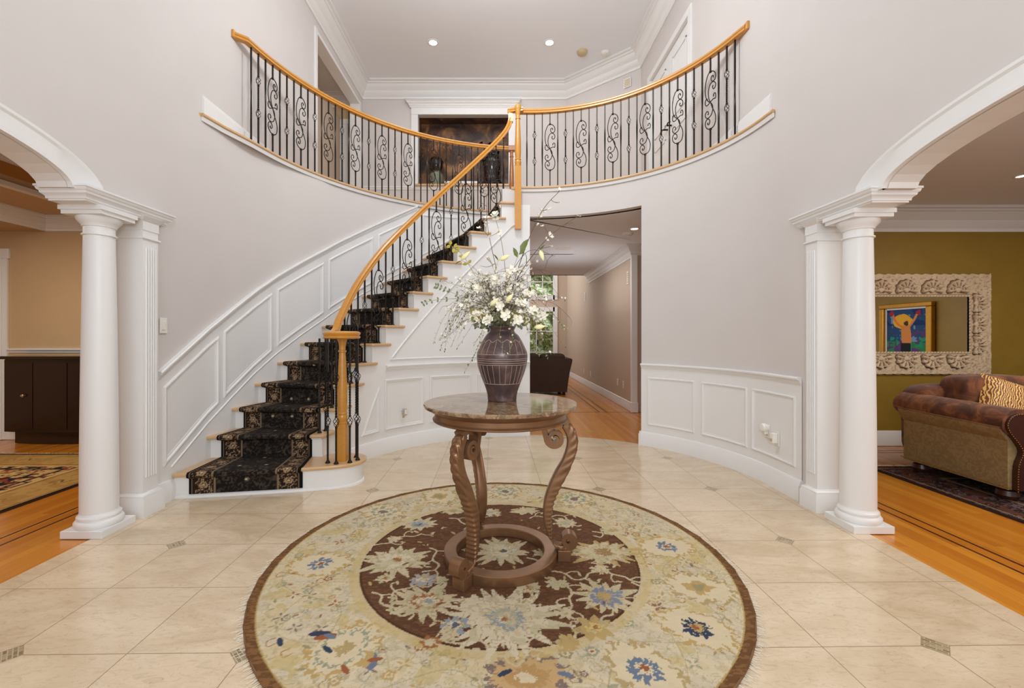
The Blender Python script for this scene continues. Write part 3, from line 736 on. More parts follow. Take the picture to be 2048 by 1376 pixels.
def place_row(pts, parent, H, pattern=PAT, z=F2):
    protos = {}
    for i, (x, y, a) in enumerate(pts):
        k = pattern[i % 4]
        if k not in protos: o = baluster(k, H, parent); protos[k] = o
        else: o = copy_tree(protos[k], parent)
        o.location = (x, y, z); o.rotation_euler = (0, 0, a)
# right balcony
rr_ = empty('balcony_railing', (0, 0, 0), 0, 'balcony railing curving to the right of the upper newel, oak handrail over iron balusters', 'railing')
RB = Path([cp(p, 1.935) for p in np.linspace(86, 176, 80)])
m0, m1 = s_of(RB, 1053.8), None
P0 = RB.at(m0); sB = np.linspace(m0, 0, 1)
# last baluster sits at bearing 1467.5
d = RB.P[:, 0]-(467.5/885)*RB.P[:, 1]; i1 = int(np.argmax(d > 0)); m1 = RB.s[i1]
pts = []
for s in np.linspace(m0, m1, 27):
    p = RB.at(s); t = RB.dir(s); pts.append((p[0], p[1], math.atan2(t[1], t[0])))
place_row(pts, rr_, RH-.03-F2)
pe = RB.at(m1); te = RB.dir(m1)
hp = [(x, y, RH) for x, y in [tuple(RB.at(s)) for s in np.linspace(.03, m1+.02, 60)]]
pend = RB.at(m1+.05); hp += [(pend[0], pend[1], RH), (XR-.002, pend[1]-.08, RH)]
mb = MB(); sweep(mb, rail_p, hp); mb.obj('handrail', 'rail', rr_, smooth=True)
mb = MB(); mb.box(-.037, .037, -.012, .012, -.036, .036); o = mb.obj('rosette', 'rail', rr_, bevel=.006); o.location = (XR-.012, pend[1]-.085, RH); o.rotation_euler = (0, 0, PI/2)
# left balcony
rl_ = empty('balcony_railing', (0, 0, 0), 0, 'balcony railing curving along the left side above the stair wall, oak handrail over iron balusters', 'railing')
LBp = [(-2.43, 4.06)]+[(.45+2.895*math.cos(a), 3.75+2.895*math.sin(a)) for a in np.linspace(math.atan2(.42, -2.865), math.radians(98), 70)]+[(.17, 6.635)]
LB = Path(LBp); mA = s_of(LB, 502.3); mB_ = LB.L-.03
pts = []
for s in np.linspace(mA, mB_, 40)[:-1]:
    p = LB.at(s); t = LB.dir(s); pts.append((p[0], p[1], math.atan2(t[1], t[0])))
place_row(pts, rl_, RH-.03-F2)
hp = [(XL+.002, LB.at(mA)[1]-.13, RH), (*LB.at(mA-.06), RH)]+[(*LB.at(s), RH) for s in np.linspace(mA-.03, LB.L, 70)]
mb = MB(); sweep(mb, rail_p, hp); mb.obj('handrail', 'rail', rl_, smooth=True)
mb = MB(); mb.box(-.037, .037, -.012, .012, -.036, .036); o = mb.obj('rosette', 'rail', rl_, bevel=.006); o.location = (XL+.012, LB.at(mA)[1]-.13, RH); o.rotation_euler = (0, 0, PI/2)
def newel(mb, z0, z1, zt, w, sq_h, r):
    """square block z0..sq_h then turned shaft up to z1"""
    mb.box(-w/2, w/2, -w/2, w/2, z0, sq_h); L = z1-sq_h
    pr = [(w*.5, 0), (w*.54, .012), (w*.54, .022), (w*.44, .03), (w*.50, .06), (w*.53, .085), (w*.44, .11), (w*.5, .118), (w*.5, .13), (w*.42, .14), (w*.50, .26), (w*.48, .42), (w*.40, .65), (w*.33, .80), (w*.31, .835), (w*.40, .845), (w*.40, .86), (w*.31, .87), (w*.31, .90), (w*.36, .95), (w*.46, .985), (w*.46, 1.0)]
    lathe(mb, [(r_, sq_h+t*L) for r_, t in pr], 24); return mb
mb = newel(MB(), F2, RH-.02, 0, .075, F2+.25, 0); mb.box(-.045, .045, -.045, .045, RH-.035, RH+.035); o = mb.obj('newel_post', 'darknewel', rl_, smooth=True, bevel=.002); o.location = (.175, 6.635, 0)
# stair railing
rs_ = empty('stair_railing', (0, 0, 0), 0, 'stair railing with iron balusters, curved oak handrail, volute and lower newel', 'railing')
mb = newel(MB(), RI, 1.212, 0, .083, .50, 0); o = mb.obj('newel_post', 'rail', rs_, smooth=True); o.location = (-1.32, 3.705, 0)
mb = newel(MB(), 2.555, RH-.02, 0, .078, 3.33, 0); lathe(mb, [(.03, RH-.03), (.042, RH-.01), (.042, RH+.03), (.035, RH+.045)], 20); o = mb.obj('newel_post', 'rail', rs_, smooth=True); o.location = (cp(86.0, 1.87)[0], cp(86, 1.87)[1], 0)
# volute cap
mb = MB(); lathe(mb, [(.02, 1.208), (.135, 1.210), (.148, 1.218), (.150, 1.230), (.140, 1.238), (.148, 1.246), (.152, 1.258), (.146, 1.268), (.125, 1.274), (.02, 1.275)], 40); o = mb.obj('volute', 'rail', rs_, smooth=True); o.location = (-1.325, 3.705, 0)
RT = [(4.0, 1.243, 1.76), (7.5, 1.243, 1.83), (11, 1.252, 1.90), (14.5, 1.285, 1.935), (16.0, 1.37, 1.94), (17.9, 1.46, 1.94), (21.6, 1.635, 1.94), (25.5, 1.805, 1.94), (33.5, 2.115, 1.94), (39.7, 2.33, 1.94), (46.6, 2.562, 1.94), (57.4, 2.93, 1.94), (68.6, 3.315, 1.94), (76.8, 3.60, 1.94), (80.6, 3.745, 1.94), (82.6, 3.85, 1.94), (83.6, 3.95, 1.94)]
rt = spline([(a, h) for a, h, r in RT], 5); 
def rail_h(phi): return float(np.interp(phi, rt[:, 0], rt[:, 1]))
hp = [(*cp(a, float(np.interp(a, [q[0] for q in RT], [q[2] for q in RT]))), h) for a, h in rt]
mb = MB(); sweep(mb, rail_p, hp, steep=True)
e1 = hp[-1]; e2 = cp(84.0, 1.94); sweep(mb, [(-.03, -.03), (-.03, .03), (.03, .03), (.03, -.03)], [(e1[0]-.004, e1[1], 3.91), (e1[0]+.001, e1[1], RH+.03)], steep=True)
pz = [(e1[0]-.032, e1[1]-.0, RH), (*cp(85, 1.90), RH), (*cp(87, 1.885), RH), (*RB.at(.04), RH)]
sweep(mb, rail_p, pz)
mb.obj('handrail', 'rail', rs_, smooth=True)
# balusters on the treads: plain at the nosing, basket / scroll in the middle
proto = {}
def stair_bal(kind, phi, k, idx, r=1.94):
    x, y = cp(phi, r); H = rail_h(phi)-.03-k*RI
    o = baluster(kind, H, rs_, zb=(H-.62, H-.30) if kind == 'B' else None, sh=(H-.73, H-.13) if kind == 'S' else None)
    o.location = (x, y, k*RI); o.rotation_euler = (0, 0, math.radians(90-phi))
seq = 0
for k in range(3, 16):
    p1, p2 = fi(k)+2.0, fi(k)+4.8
    if k == 15: p2 = None
    stair_bal('P', p1, k, seq)
    if p2: stair_bal('B' if k % 2 == 1 else 'S', p2, k, seq)
stair_bal('P', fi(2)+2.4, 2, 0, 1.95); stair_bal('B', fi(2)+5.0, 2, 0, 1.945)
for (x, y) in ((-1.412, 3.628), (-1.333, 3.60), (-1.235, 3.64), (-1.195, 3.715), (-1.235, 3.80)):
    o = baluster('B', 1.212-RI, rs_, zb=(.34, .70)); o.location = (x, y, RI)

# ---------------------------------------------------------------- stair runner
def runner():
    R_ = Raster(0, .72, 0, 8.2, .006, (30, 25, 22)); X, Y = R_.X, R_.Y; N = vnoise(X, Y, 90, 3, 2); N2 = vnoise(X, Y, 22, 4, 2)
    full = (slice(None), slice(None))
    R_.put(full, N > .58, (58, 50, 43)); R_.put(full, (N2 > .6) & (N > .5), (72, 62, 52))
    e = np.minimum(X, .72-X)
    R_.put(full, e < .165, (44, 32, 25)); sw = vnoise(X, Y, 60, 9, 1); sw2 = vnoise(X, Y, 46, 19, 1)
    R_.put(full, (e < .15) & (e > .03) & (np.abs(sw-.5) < .045), (168, 140, 112)); R_.put(full, (e < .15) & (e > .03) & (np.abs(sw2-.5) < .03), (140, 112, 86))
    for s in np.arange(.07, 8.2, .13):
        for x in (.09, .63): R_.flower(x, s, .03, 6, [(1, (160, 132, 102)), (.55, (70, 48, 36)), (.3, (190, 170, 140))])
    for lo, hi, c in ((.0, .018, (18, 15, 14)), (.018, .024, (120, 98, 78)), (.152, .165, (132, 112, 90))): R_.put(full, (e >= lo) & (e < hi), c)
    for i, s in enumerate(np.arange(.1, 8.2, .235)):
        for x in ((.27, .45) if i % 2 else (.36,)): R_.flower(x, s, .017, 6, [(1, (120, 106, 88)), (.5, (206, 190, 162))])
    pts = []; o_ = .010
    for k in range(1, 16):
        z0 = (k-1)*RI+(.03 if k == 1 else 0)
        pts += [(k, RISE_D-.3, z0+ (0 if k == 1 else .010)), (k, RISE_D-.3, k*RI-.045), (k, -.25, k*RI-.03), (k, -.42, k*RI-.008), (k, -.2, k*RI+.008), (k, .3, k*RI+.010)]
    pts.append((16, .6, 15*RI+.010))
    out = []
    def pos(k, dp, z, u):
        r = (2.74-(2.74-2.02)*u) if k > 1 else (2.72-(2.72-1.93)*u)
        if k == 2: r = 2.74-(2.74-1.985)*u
        if k == 1:
            x = -2.365+.80*u; y = float(np.interp(x, [q[0] for q in first[:14]], [q[1] for q in first[:14]])); return (x, y+(.0205 if dp > .5 else -.011 if dp < -.3 else -.010 if dp < -.22 else .0 if dp < 0 else .04), z)
        if k == 16: a = 84.0+2*u; r = 2.74-.72*u; return (.14, 6.3-.73*u, z)
        ph = nose_phi(k, r)+dp*(1 if dp > 0 else 1)*(1.9/r)**.5*1.35
        x, y = cp(ph, r); return (x, y, z)
    mid = np.array([pos(k, dp, z, .5) for k, dp, z in pts]); sl_ = np.r_[0, np.cumsum(np.linalg.norm(np.diff(mid, axis=0), axis=1))]
    ns = R_.ny; ss_ = np.linspace(0, sl_[-1], ns); us = np.linspace(0, 1, R_.nx); G = np.zeros((len(pts), R_.nx, 3))
    for i, (k, dp, z) in enumerate(pts): G[i] = [pos(k, dp, z, u) for u in us]
    V = np.zeros((ns, R_.nx, 3)); 
    for a in range(R_.nx):
        for c in range(3): V[:, a, c] = np.interp(ss_, sl_, G[:, a, c])
    return raster_mesh('stair_runner', V, R_.C, 'runner')
o = runner(); tag(o, 'black and tan patterned carpet runner laid up the curved stairs', 'carpet runner')
md = o.modifiers.new('thick', 'SOLIDIFY'); md.thickness = -.008; md.offset = 1

# ---------------------------------------------------------------- columns, pilasters, entablatures
def column(x, y, label):
    e = empty('column', (x, y, 0), 0, label, 'column', 'white columns at the arches')
    MB().box(-.127, .127, -.127, .127, 0, .045).obj('plinth', 'white', e, bevel=.002)
    lathe(MB(), [(.118, .045), (.124, .055), (.124, .075), (.114, .088), (.108, .090), (.108, .098), (.112, .102), (.110, .112), (.101, .118), (.097, .130)], 48).obj('base', 'white', e, smooth=True)
    H0, H1 = .13, 1.90; sh = [(.097-.019*t**1.6, H0+(H1-H0)*t) for t in np.linspace(0, 1, 14)]
    lathe(MB(), sh, 48, cap=False).obj('shaft', 'white', e, smooth='full')
    m = lathe(MB(), [(.078, 1.86), (.088, 1.864), (.088, 1.872), (.079, 1.876), (.079, 1.915), (.086, 1.918), (.088, 1.928), (.098, 1.94), (.112, 1.958), (.115, 1.972), (.112, 1.978)], 48)
    m.box(-.124, .124, -.124, .124, 1.978, 2.002); m.box(-.134, .134, -.134, .134, 2.002, 2.03); m.obj('capital', 'white', e, smooth=True); return e
column(2.33, 2.88, 'white column on square plinth at the right arch, beside the sitting room')
column(-2.545, 2.812, 'white column on square plinth at the left arch, beside the dining room')
def entab(x0, x1, y0, y1, name):
    prof = [(0, -.075), (.008, -.075), (.010, -.060), (.018, -.052), (.026, -.046), (.028, -.034), (.036, -.028), (.040, -.014), (.045, -.012), (.045, 0), (0, 0)]
    mb = MB(); P = [(x0, y0, 2.115), (x1, y0, 2.115), (x1, y1, 2.115), (x0, y1, 2.115)]
    sweep(mb, prof, P, closed=True); mb.box(x0, x1, y0, y1, 2.03, 2.113); return struct(mb.obj(name, 'white', smooth=True))
entab(2.22, 2.44, 2.64, 3.29, 'trim_16'); entab(-2.655, -2.435, 2.60, 3.22, 'trim_17')
def pilaster(x0, x1, y0, y1, face, name):
    """face = x of the fluted side"""
    mb = MB(); mb.box(x0, x1, y0, y1, 0, 2.05); n = 5; s = 1 if face == x1 else -1
    mb.obj(name, 'white'); o = bpy.data.objects[name] if name in bpy.data.objects else None
    w = (y1-y0-.03)/n; mf = MB()
    for i in range(n):
        yc = y0+.015+w*(i+.5); 
        V = []
        for z in (.26, 1.84):
            for t in np.linspace(0, PI, 7): V.append((face+s*(.0005+.008*math.sin(t)), yc-w*.30*math.cos(t), z))
        mf.add(V, [(k, k+1, k+8, k+7) for k in range(6)]+[tuple(range(7)), tuple(range(13, 6, -1))])
    # base mould and necking
    bsp = [(0, 0), (.028, 0), (.028, .115), (.021, .128), (.021, .142), (.010, .155), (0, .158)]
    P = [(x0, y0), (x1, y0), (x1, y1), (x0, y1)]
    sweep(mf, bsp, zpath(P, 0), closed=True); sweep(mf, [(0, 0), (.01, 0), (.012, .006), (.01, .012), (0, .012)], zpath(P, 1.90), closed=True)
    sweep(mf, [(0, -.09), (.004, -.09), (.004, -.03), (.02, -.012), (.03, 0), (0, 0)], zpath(P, 2.05), closed=True)
    struct(mf.obj('trim_18' if s < 0 else 'trim_19', 'white', smooth=True)); struct(o)
pilaster(2.222, 2.44, 3.10, 3.215, 2.222, 'trim_20'); pilaster(-2.655, -2.437, 3.02, 3.155, -2.437, 'trim_21')

# ---------------------------------------------------------------- main rug
def main_rug():
    XC, YC, RO, RM = 0.0, 2.460, 1.235, .745
    R_ = Raster(XC-RO, XC+RO, YC-RO, YC+RO, .0045, (205, 190, 160)); X, Y = R_.X, R_.Y; rad = np.hypot(X-XC, Y-YC); ang = np.arctan2(Y-YC, X-XC); full = (slice(None), slice(None))
    R_.wx = .05*(vnoise(X, Y, 15, 61, 3)-.5)+.03*(vnoise(X, Y, 60, 64, 2)-.5); R_.wy = .05*(vnoise(X, Y, 15, 62, 3)-.5)+.03*(vnoise(X, Y, 60, 65, 2)-.5)
    n1 = vnoise(X, Y*1.6, 7, 1, 3); n2 = vnoise(X, Y, 40, 2, 2)
    R_.put(full, n1 > .55, (200, 178, 136), .55); R_.put(full, n1 < .42, (196, 182, 158), .7)
    R_.put(full, (n2 > .62), (170, 158, 124), .4)
    F_ = lambda px, py: ((px-1000)/885*(1088.6/(py-673)), 1088.6/(py-673))
    r2 = np.random.default_rng(5)
    # scattered faint motifs of the cream field
    olive, sage, rust, tan, blue, navy, gold, cream, plum = (152, 140, 102), (150, 150, 126), (146, 88, 58), (172, 150, 106), (104, 116, 134), (54, 64, 82), (180, 152, 98), (206, 190, 158), (126, 108, 100)
    for i in range(420):
        a = r2.uniform(0, 2*PI); r = math.sqrt(r2.uniform((RM+.04)**2, (RO-.1)**2)); x, y = XC+r*math.cos(a), YC+r*math.sin(a); q = r2.integers(0, 4)
        c = [olive, sage, tan, gold, plum, olive, sage, rust][r2.integers(0, 8)]
        if q == 0: R_.flower(x, y, r2.uniform(.014, .03), 5, [(1, c), (.6, cream), (.3, rust if i % 5 == 0 else c)], a)
        elif q == 1:
            p = [(x, y), (x+.03*math.cos(a), y+.03*math.sin(a)), (x+.05*math.cos(a+.8), y+.05*math.sin(a+.8)), (x+.03*math.cos(a+1.6), y+.035*math.sin(a+1.6))]; R_.line(p, .0055, c, .8)
        elif q == 2:
            for k in range(4): R_.leafs(x+.02*math.cos(a+k*1.57), y+.02*math.sin(a+k*1.57), .013, a+k*1.57, c)
        else: R_.leafs(x, y, r2.uniform(.012, .026), r2.uniform(0, 3), c)
    # faint ragged weave patches across the field
    wn_ = vnoise(X, Y*.9, 26, 71, 3); R_.put(full, (np.abs(wn_-.5) < .018), (168, 154, 116), .55); wn2 = vnoise(X, Y, 19, 72, 3); R_.put(full, np.abs(wn2-.46) < .014, (150, 138, 104), .5); R_.put(full, vnoise(X, Y, 12, 73, 2) > .70, (186, 164, 104), .5)
    # vine ring of the border
    for rr, ph, c in (((RO+RM)/2, 0, olive), ((RO+RM)/2, PI, tan)):
        R_.line([(XC+(rr+.13*math.sin(8*t+ph))*math.cos(t), YC+(rr+.13*math.sin(8*t+ph))*math.sin(t)) for t in np.linspace(0, 2*PI, 97)], .006, c, .55)
    big = [((640, 1132), 0), ((765, 1027), 1), ((1335, 1098), 0), ((1392, 1262), 2), ((1290, 1345), 3), ((690, 1300), 4), ((1398, 1180), 5), ((1055, 1360), 6), ((1010, 985), 1), ((1150, 1000), 1), ((880, 995), 5)]
    extra = [(XC+.99*math.cos(t), YC+.99*math.sin(t)) for t in (-2.2, -1.9, -1.1)]
    for (p, q) in big:
        x, y = F_(*p); a = math.atan2(y-YC, x-XC)
        R_.flower(x, y, .125, 8, [(1, tan if q % 2 else gold), (.88, cream)], a, .12, 1.35)
        if q in (0, 2, 3): R_.flower(x, y, .062, 9, [(1, navy if q == 2 else blue), (.55, gold if q == 2 else cream), (.3, rust)], a, .4)
        if q == 1: R_.flower(x, y, .09, 8, [(1, sage), (.7, cream), (.4, plum)], a, .3, 1.2)
        if q == 4:
            R_.flower(x, y, .09, 10, [(1, sage), (.85, cream), (.35, tan)], a, .12, 1.3)
            for k, c in ((-.13, navy), (.13, blue), (-.1, rust), (.11, gold)): R_.leafs(x+k, y+abs(k)*.6*(1 if k*2 < .2 else -1), .045, a+k*6, c)
        if q == 5: R_.flower(x, y, .07, 4, [(1, gold), (.5, olive)], a, .3)
        if q == 6: R_.flower(x, y, .12, 14, [(1, plum), (.86, (190, 158, 112)), (.5, (176, 140, 92)), (.25, cream)], 0, .22, 1.4)
    for p in ((660, 1278), (655, 1305), (750, 1325), (690, 1345), (560, 1290), (1130, 1355), (1010, 1352)):
        x, y = F_(*p); R_.leafs(x, y, .03, r2.uniform(0, 3), [navy, blue, rust][r2.integers(0, 3)])
    # medallion
    med = rad < RM; R_.put(full, med, (92, 62, 42)); R_.put(full, med & (vnoise(X, Y*2, 60, 8, 2) > .55), (112, 76, 52), .8); R_.put(full, med & (rad > RM-.012), (78, 50, 34))
    R_.put(full, (rad > RM) & (rad < RM+.05) , (192, 168, 116), .6)
    cr, cr2, yl, bl, org = (194, 178, 146), (204, 190, 162), (180, 154, 102), (142, 150, 152), (152, 100, 60)
    vines = [[(740, 1105), (765, 1090), (800, 1082), (840, 1070)], [(745, 1190), (775, 1215), (800, 1185), (830, 1172)], [(775, 1225), (790, 1240), (765, 1215), (800, 1233), (835, 1210)], [(910, 1210), (925, 1235), (945, 1220), (940, 1250), (900, 1262)],
             [(1180, 1130), (1230, 1150), (1265, 1170), (1290, 1150)], [(1265, 1170), (1280, 1190), (1270, 1215), (1240, 1225)], [(1055, 1120), (1100, 1145), (1150, 1160), (1200, 1150)], [(1160, 1030), (1200, 1040), (1230, 1060), (1190, 1070)], [(850, 1300), (930, 1285), (1000, 1312), (1080, 1300)], [(1110, 1175), (1150, 1195), (1130, 1230), (1170, 1240)], [(760, 1060), (820, 1045), (850, 1030)], [(1150, 1290), (1190, 1250), (1230, 1240)], [(1060, 1040), (1110, 1035), (1150, 1045)], [(900, 1040), (940, 1050), (960, 1035)], [(860, 1100), (875, 1130), (850, 1150)]]
    for v in vines:
        Pv = resample(spline([F_(*p) for p in v], 5), .05); Tv = np.gradient(Pv, axis=0); Tv /= np.linalg.norm(Tv, axis=1, keepdims=True); Nv = np.stack([-Tv[:, 1], Tv[:, 0]], 1)
        Pv = Pv+Nv*(.024*np.sin(np.arange(len(Pv))*1.7))[:, None]; R_.line([tuple(p) for p in Pv], .0135, cr)
        for k in range(1, len(Pv), 2):
            sg_ = 1 if k % 4 == 1 else -1; q0 = Pv[k]; R_.line([tuple(q0), tuple(q0+Nv[k]*sg_*.035+Tv[k]*.02), tuple(q0+Nv[k]*sg_*.05+Tv[k]*.05), tuple(q0+Nv[k]*sg_*.03+Tv[k]*.065)], .010, cr); R_.leafs(*(q0+Nv[k]*sg_*.03+Tv[k]*.065), .018, k, cr)
    def fl(px, py, r, n, L, rot=0, jag=.35, asp=1): 
        x, y = F_(px, py)
        if r > .07: R_.petals(x, y, r*1.08, int(n*1.3), L[0][1], rot, asp, .30); R_.flower(x, y, r*.72, n, [(1, L[0][1])], rot, .2, asp, .8); R_.flower(x, y, r, n, L[1:], rot, jag, asp, .8)
        else: R_.flower(x, y, r, n, L, rot, jag, asp, .8)
    fl(792, 1125, .165, 11, [(1, cr), (.62, (176, 168, 136)), (.5, cr2), (.2, org)], .2, .35, 1.15)
    fl(852, 1208, .135, 11, [(1, cr), (.5, org), (.36, cr2), (.14, bl)], -.3, .35, 1.15)
    fl(1003, 1106, .155, 12, [(1, cr), (.6, (180, 176, 148)), (.5, cr2), (.17, (96, 96, 96))], 0, .3)
    fl(1012, 1240, .225, 15, [(1, cr2), (.5, cr), (.36, bl), (.2, cr2), (.1, org)], .1, .5, 1.12)
    fl(838, 1052, .10, 9, [(1, cr), (.5, bl), (.2, (90, 96, 108))], 0, .4, 1.2)
    fl(846, 1163, .06, 8, [(1, (156, 158, 160)), (.4, cr2)], 0, .4, 1.2)
    fl(908, 1258, .062, 8, [(1, bl), (.6, cr2), (.3, (90, 96, 110))]); fl(900, 1275, .05, 7, [(1, cr)])
    fl(1205, 1108, .15, 11, [(1, yl), (.8, cr), (.3, (150, 120, 80))], .3, .4, 1.35); fl(1212, 1197, .125, 10, [(1, cr), (.6, (124, 132, 148)), (.35, yl)], .5, .5, 1.2)
    fl(1188, 1262, .075, 6, [(1, yl), (.5, (206, 180, 110)), (.2, org)], .5, .5); fl(1115, 1172, .055, 7, [(1, cr)], 0, .5); fl(1200, 1143, .05, 7, [(1, cr)], 0, .5); fl(1225, 1035+30, .07, 8, [(1, cr), (.4, tan)]); fl(1130, 1050, .07, 8, [(1, cr), (.4, bl)])
    fl(975, 1028, .07, 9, [(1, cr), (.4, bl)], 0, .4, 1.5); fl(905, 1025, .06, 7, [(1, cr), (.4, tan)], 0, .4, 1.5); fl(1050, 1025, .07, 7, [(1, cr)], 0, .4, 1.5); fl(945, 1210, .06, 6, [(1, cr2)], .4, .5); fl(770, 1160, .05, 7, [(1, cr), (.4, org)], 0, .4); fl(930, 1150, .06, 7, [(1, cr)], 0, .5); fl(1085, 1110, .06, 7, [(1, cr), (.4, tan)], 0, .5); fl(1135, 1290, .05, 6, [(1, yl)], 0, .4); fl(860, 1290, .045, 6, [(1, org), (.6, cr)], 0, .4); fl(1060, 1180, .06, 8, [(1, cr), (.4, org)], 0, .5)
    fl(790, 1082, .045, 6, [(1, cr)], 0, .5); fl(1130, 1230, .045, 6, [(1, cr)], 0, .5); fl(880, 1165, .04, 6, [(1, cr)], 0, .5)
    # small leaves filling the brown ground, thin petals lines
    for i in range(90):
        a = r2.uniform(0, 2*PI); r = RM*.96*math.sqrt(r2.uniform(0, 1)); x, y = XC+r*math.cos(a), YC+r*math.sin(a); R_.leafs(x, y, r2.uniform(.010, .024), r2.uniform(0, 3), [cr, tan, yl, (120, 84, 58)][r2.integers(0, 4)])
    # abrash and thin dark drawing lines inside the medallion flowers
    lm = med & (R_.C[..., 0] > lin((140, 1, 1))[0]); R_.put(full, lm & (np.abs(vnoise(X, Y, 34, 81, 2)-.5) < .035), (150, 128, 92), .6); R_.put(full, lm & (vnoise(X, Y, 18, 82, 2) > .62), (178, 168, 132), .6)
    # brown edge band
    e = rad > RO-.042; R_.put(full, e, (104, 72, 44)); R_.put(full, e & (vnoise(X*1, Y*3, 40, 18, 2) > .55), (128, 92, 56)); R_.put(full, (rad > RO-.048) & (rad < RO-.042), (176, 150, 96))
    R_.C *= (1+.10*(vnoise(X, Y*3, 30, 77, 2)-.5))[..., None]*1.0
    Z = .011+.0015*vnoise(X, Y, 60, 31, 2); V = np.stack([X-XC, Y-YC, Z], -1); 
    ex = 1+.004*np.sin(ang*40)
    e = empty('round_rug', (XC, YC, 0), 0, 'round wool rug with brown floral medallion and cream border under the table', 'rug')
    raster_mesh('pile', V, R_.C, 'rug', rad < RO*ex, e)
    lathe(MB(), [(RO-.004, .001), (RO, .003), (RO, .010), (RO-.006, .012)], 160, cap=False).obj('binding', simple('rug_binding', (120, 86, 54), .9), e, smooth='full')
    mb = MB(); r3 = np.random.default_rng(2)
    for i in range(1500):
        a = r3.uniform(0, 2*PI); l = r3.uniform(.015, .045); b = a+r3.uniform(-.5, .5); x, y = RO*math.cos(a), RO*math.sin(a)
        P = [(x*.998, y*.998, .006), (x+l*.5*math.cos(b), y+l*.5*math.sin(b), .004), (x+l*math.cos(b+r3.uniform(-.5, .5)), y+l*math.sin(b+r3.uniform(-.4, .4)), .0015)]
        tube(mb, P, .0009, 3, caps=False)
    o = mb.obj('fringe', simple('fringe_yarn', (222, 210, 190), .9), e); o['kind'] = 'stuff'
main_rug()

# ---------------------------------------------------------------- pedestal table
TX, TY, TZ = 0.002, 2.45, .012
tb = empty('foyer_table', (TX, TY, TZ), 0, 'round marble topped table on three scrolled bronze legs in the middle of the rug', 'table')
lathe(MB(), [(.02, .836), (.40, .836), (.417, .838), (.4195, .845), (.421, .852), (.417, .857), (.02, .858)], 96).obj('marble_top', 'marble', tb, smooth=True)
lathe(MB(), [(.30, .764), (.366, .764), (.371, .768), (.371, .774), (.364, .778), (.360, .782), (.360, .806), (.364, .810), (.372, .814), (.390, .824), (.396, .830), (.394, .836), (.30, .836)], 96, cap=False).obj('apron', 'bronze', tb, smooth=True)
lathe(MB(), [(.245, 0.0), (.308, 0.0), (.310, .004), (.310, .048), (.305, .052), (.245, .052), (.241, .048), (.241, .004), (.245, 0)], 96, cap=False).obj('base_ring', 'bronze', tb, smooth=True)
def leg_mesh():
    # outer and inner contours of the profile (radial, height), from the foot upward
    Lo = [(.395, .115), (.400, .085), (.375, .058), (.335, .050), (.300, .070), (.284, .12), (.281, .18), (.283, .244), (.300, .323), (.340, .411), (.388, .516), (.413, .587), (.420, .657), (.398, .722), (.355, .752)]
    Li = [(.370, .115), (.372, .095), (.355, .085), (.325, .085), (.285, .10), (.258, .135), (.243, .180), (.235, .240), (.239, .315), (.261, .393), (.296, .473), (.340, .551), (.362, .620), (.362, .67), (.338, .722)]
    o = spline(Lo, 12); i = spline(Li, 12); mb = MB(); n = len(o); V = []; ns = 20
    for k in range(n):
        t = k/(n-1); c = (o[k]+i[k])/2; hw = .026+.006*math.sin(PI*min(1, t*1.2))
        h = (o[k]-i[k])/2; L = math.hypot(*h)
        leafy = 1 if (t > .66 or t < .34) else .35
        for q in range(ns):
            a = 2*PI*q/ns; ca, sa = math.cos(a), math.sin(a); u = math.copysign(abs(ca)**.45, ca); v = math.copysign(abs(sa)**.45, sa)
            g = 0
            if ca > -.2:
                g = .0075*math.sin((k*.75+abs(sa)*6.0)) if leafy == 1 else .0035*math.sin(k*1.5)
            rr = c+h*u*(1+g/max(L, .01)); V.append((rr[0], hw*v*(1+g*8), rr[1]))
    F = [(a*ns+b, a*ns+(b+1) % ns, (a+1)*ns+(b+1) % ns, (a+1)*ns+b) for a in range(n-1) for b in range(ns)]+[tuple(range(ns))[::-1], tuple((n-1)*ns+b for b in range(ns))]
    mb.add(V, F); return mb
def scroll_mesh(center, r0, start, turns, sgn, w, lead=None, r_in=.3):
    """flat ribbon volute extruded sideways"""
    n = 46; t = np.linspace(0, 1, n); a = start+sgn*turns*2*PI*t; r = r0*(1-t)**.8*(1-.12)+r0*.12; P = np.stack([center[0]+r*np.cos(a), center[1]+r*np.sin(a)], 1)
    if lead is not None: P = np.concatenate([spline(lead+[tuple(P[0])], 5)[:-1], P]); 
    th = np.interp(np.linspace(0, 1, len(P)), [0, .35, 1], [.014, .014, .0045]); mb = MB(); V = []
    T_ = np.gradient(P, axis=0); T_ /= np.linalg.norm(T_, axis=1, keepdims=True); Nn = np.stack([-T_[:, 1], T_[:, 0]], 1); m = len(P); ww = np.interp(np.linspace(0, 1, m), [0, .5, 1], [w, w, w*1.12])
    for k in range(m):
        for (s_, y) in ((1, -1), (1, -.6), (1.15, 0), (1, .6), (1, 1), (-1, 1), (-1, -1)):
            q = P[k]+Nn[k]*th[k]*s_; V.append((q[0], y*ww[k], q[1]))
    F = [(a_*7+b, a_*7+(b+1) % 7, (a_+1)*7+(b+1) % 7, (a_+1)*7+b) for a_ in range(m-1) for b in range(7)]+[tuple(range(7))[::-1], tuple((m-1)*7+b for b in range(7))]
    return mb.add(V, F)
legs = []
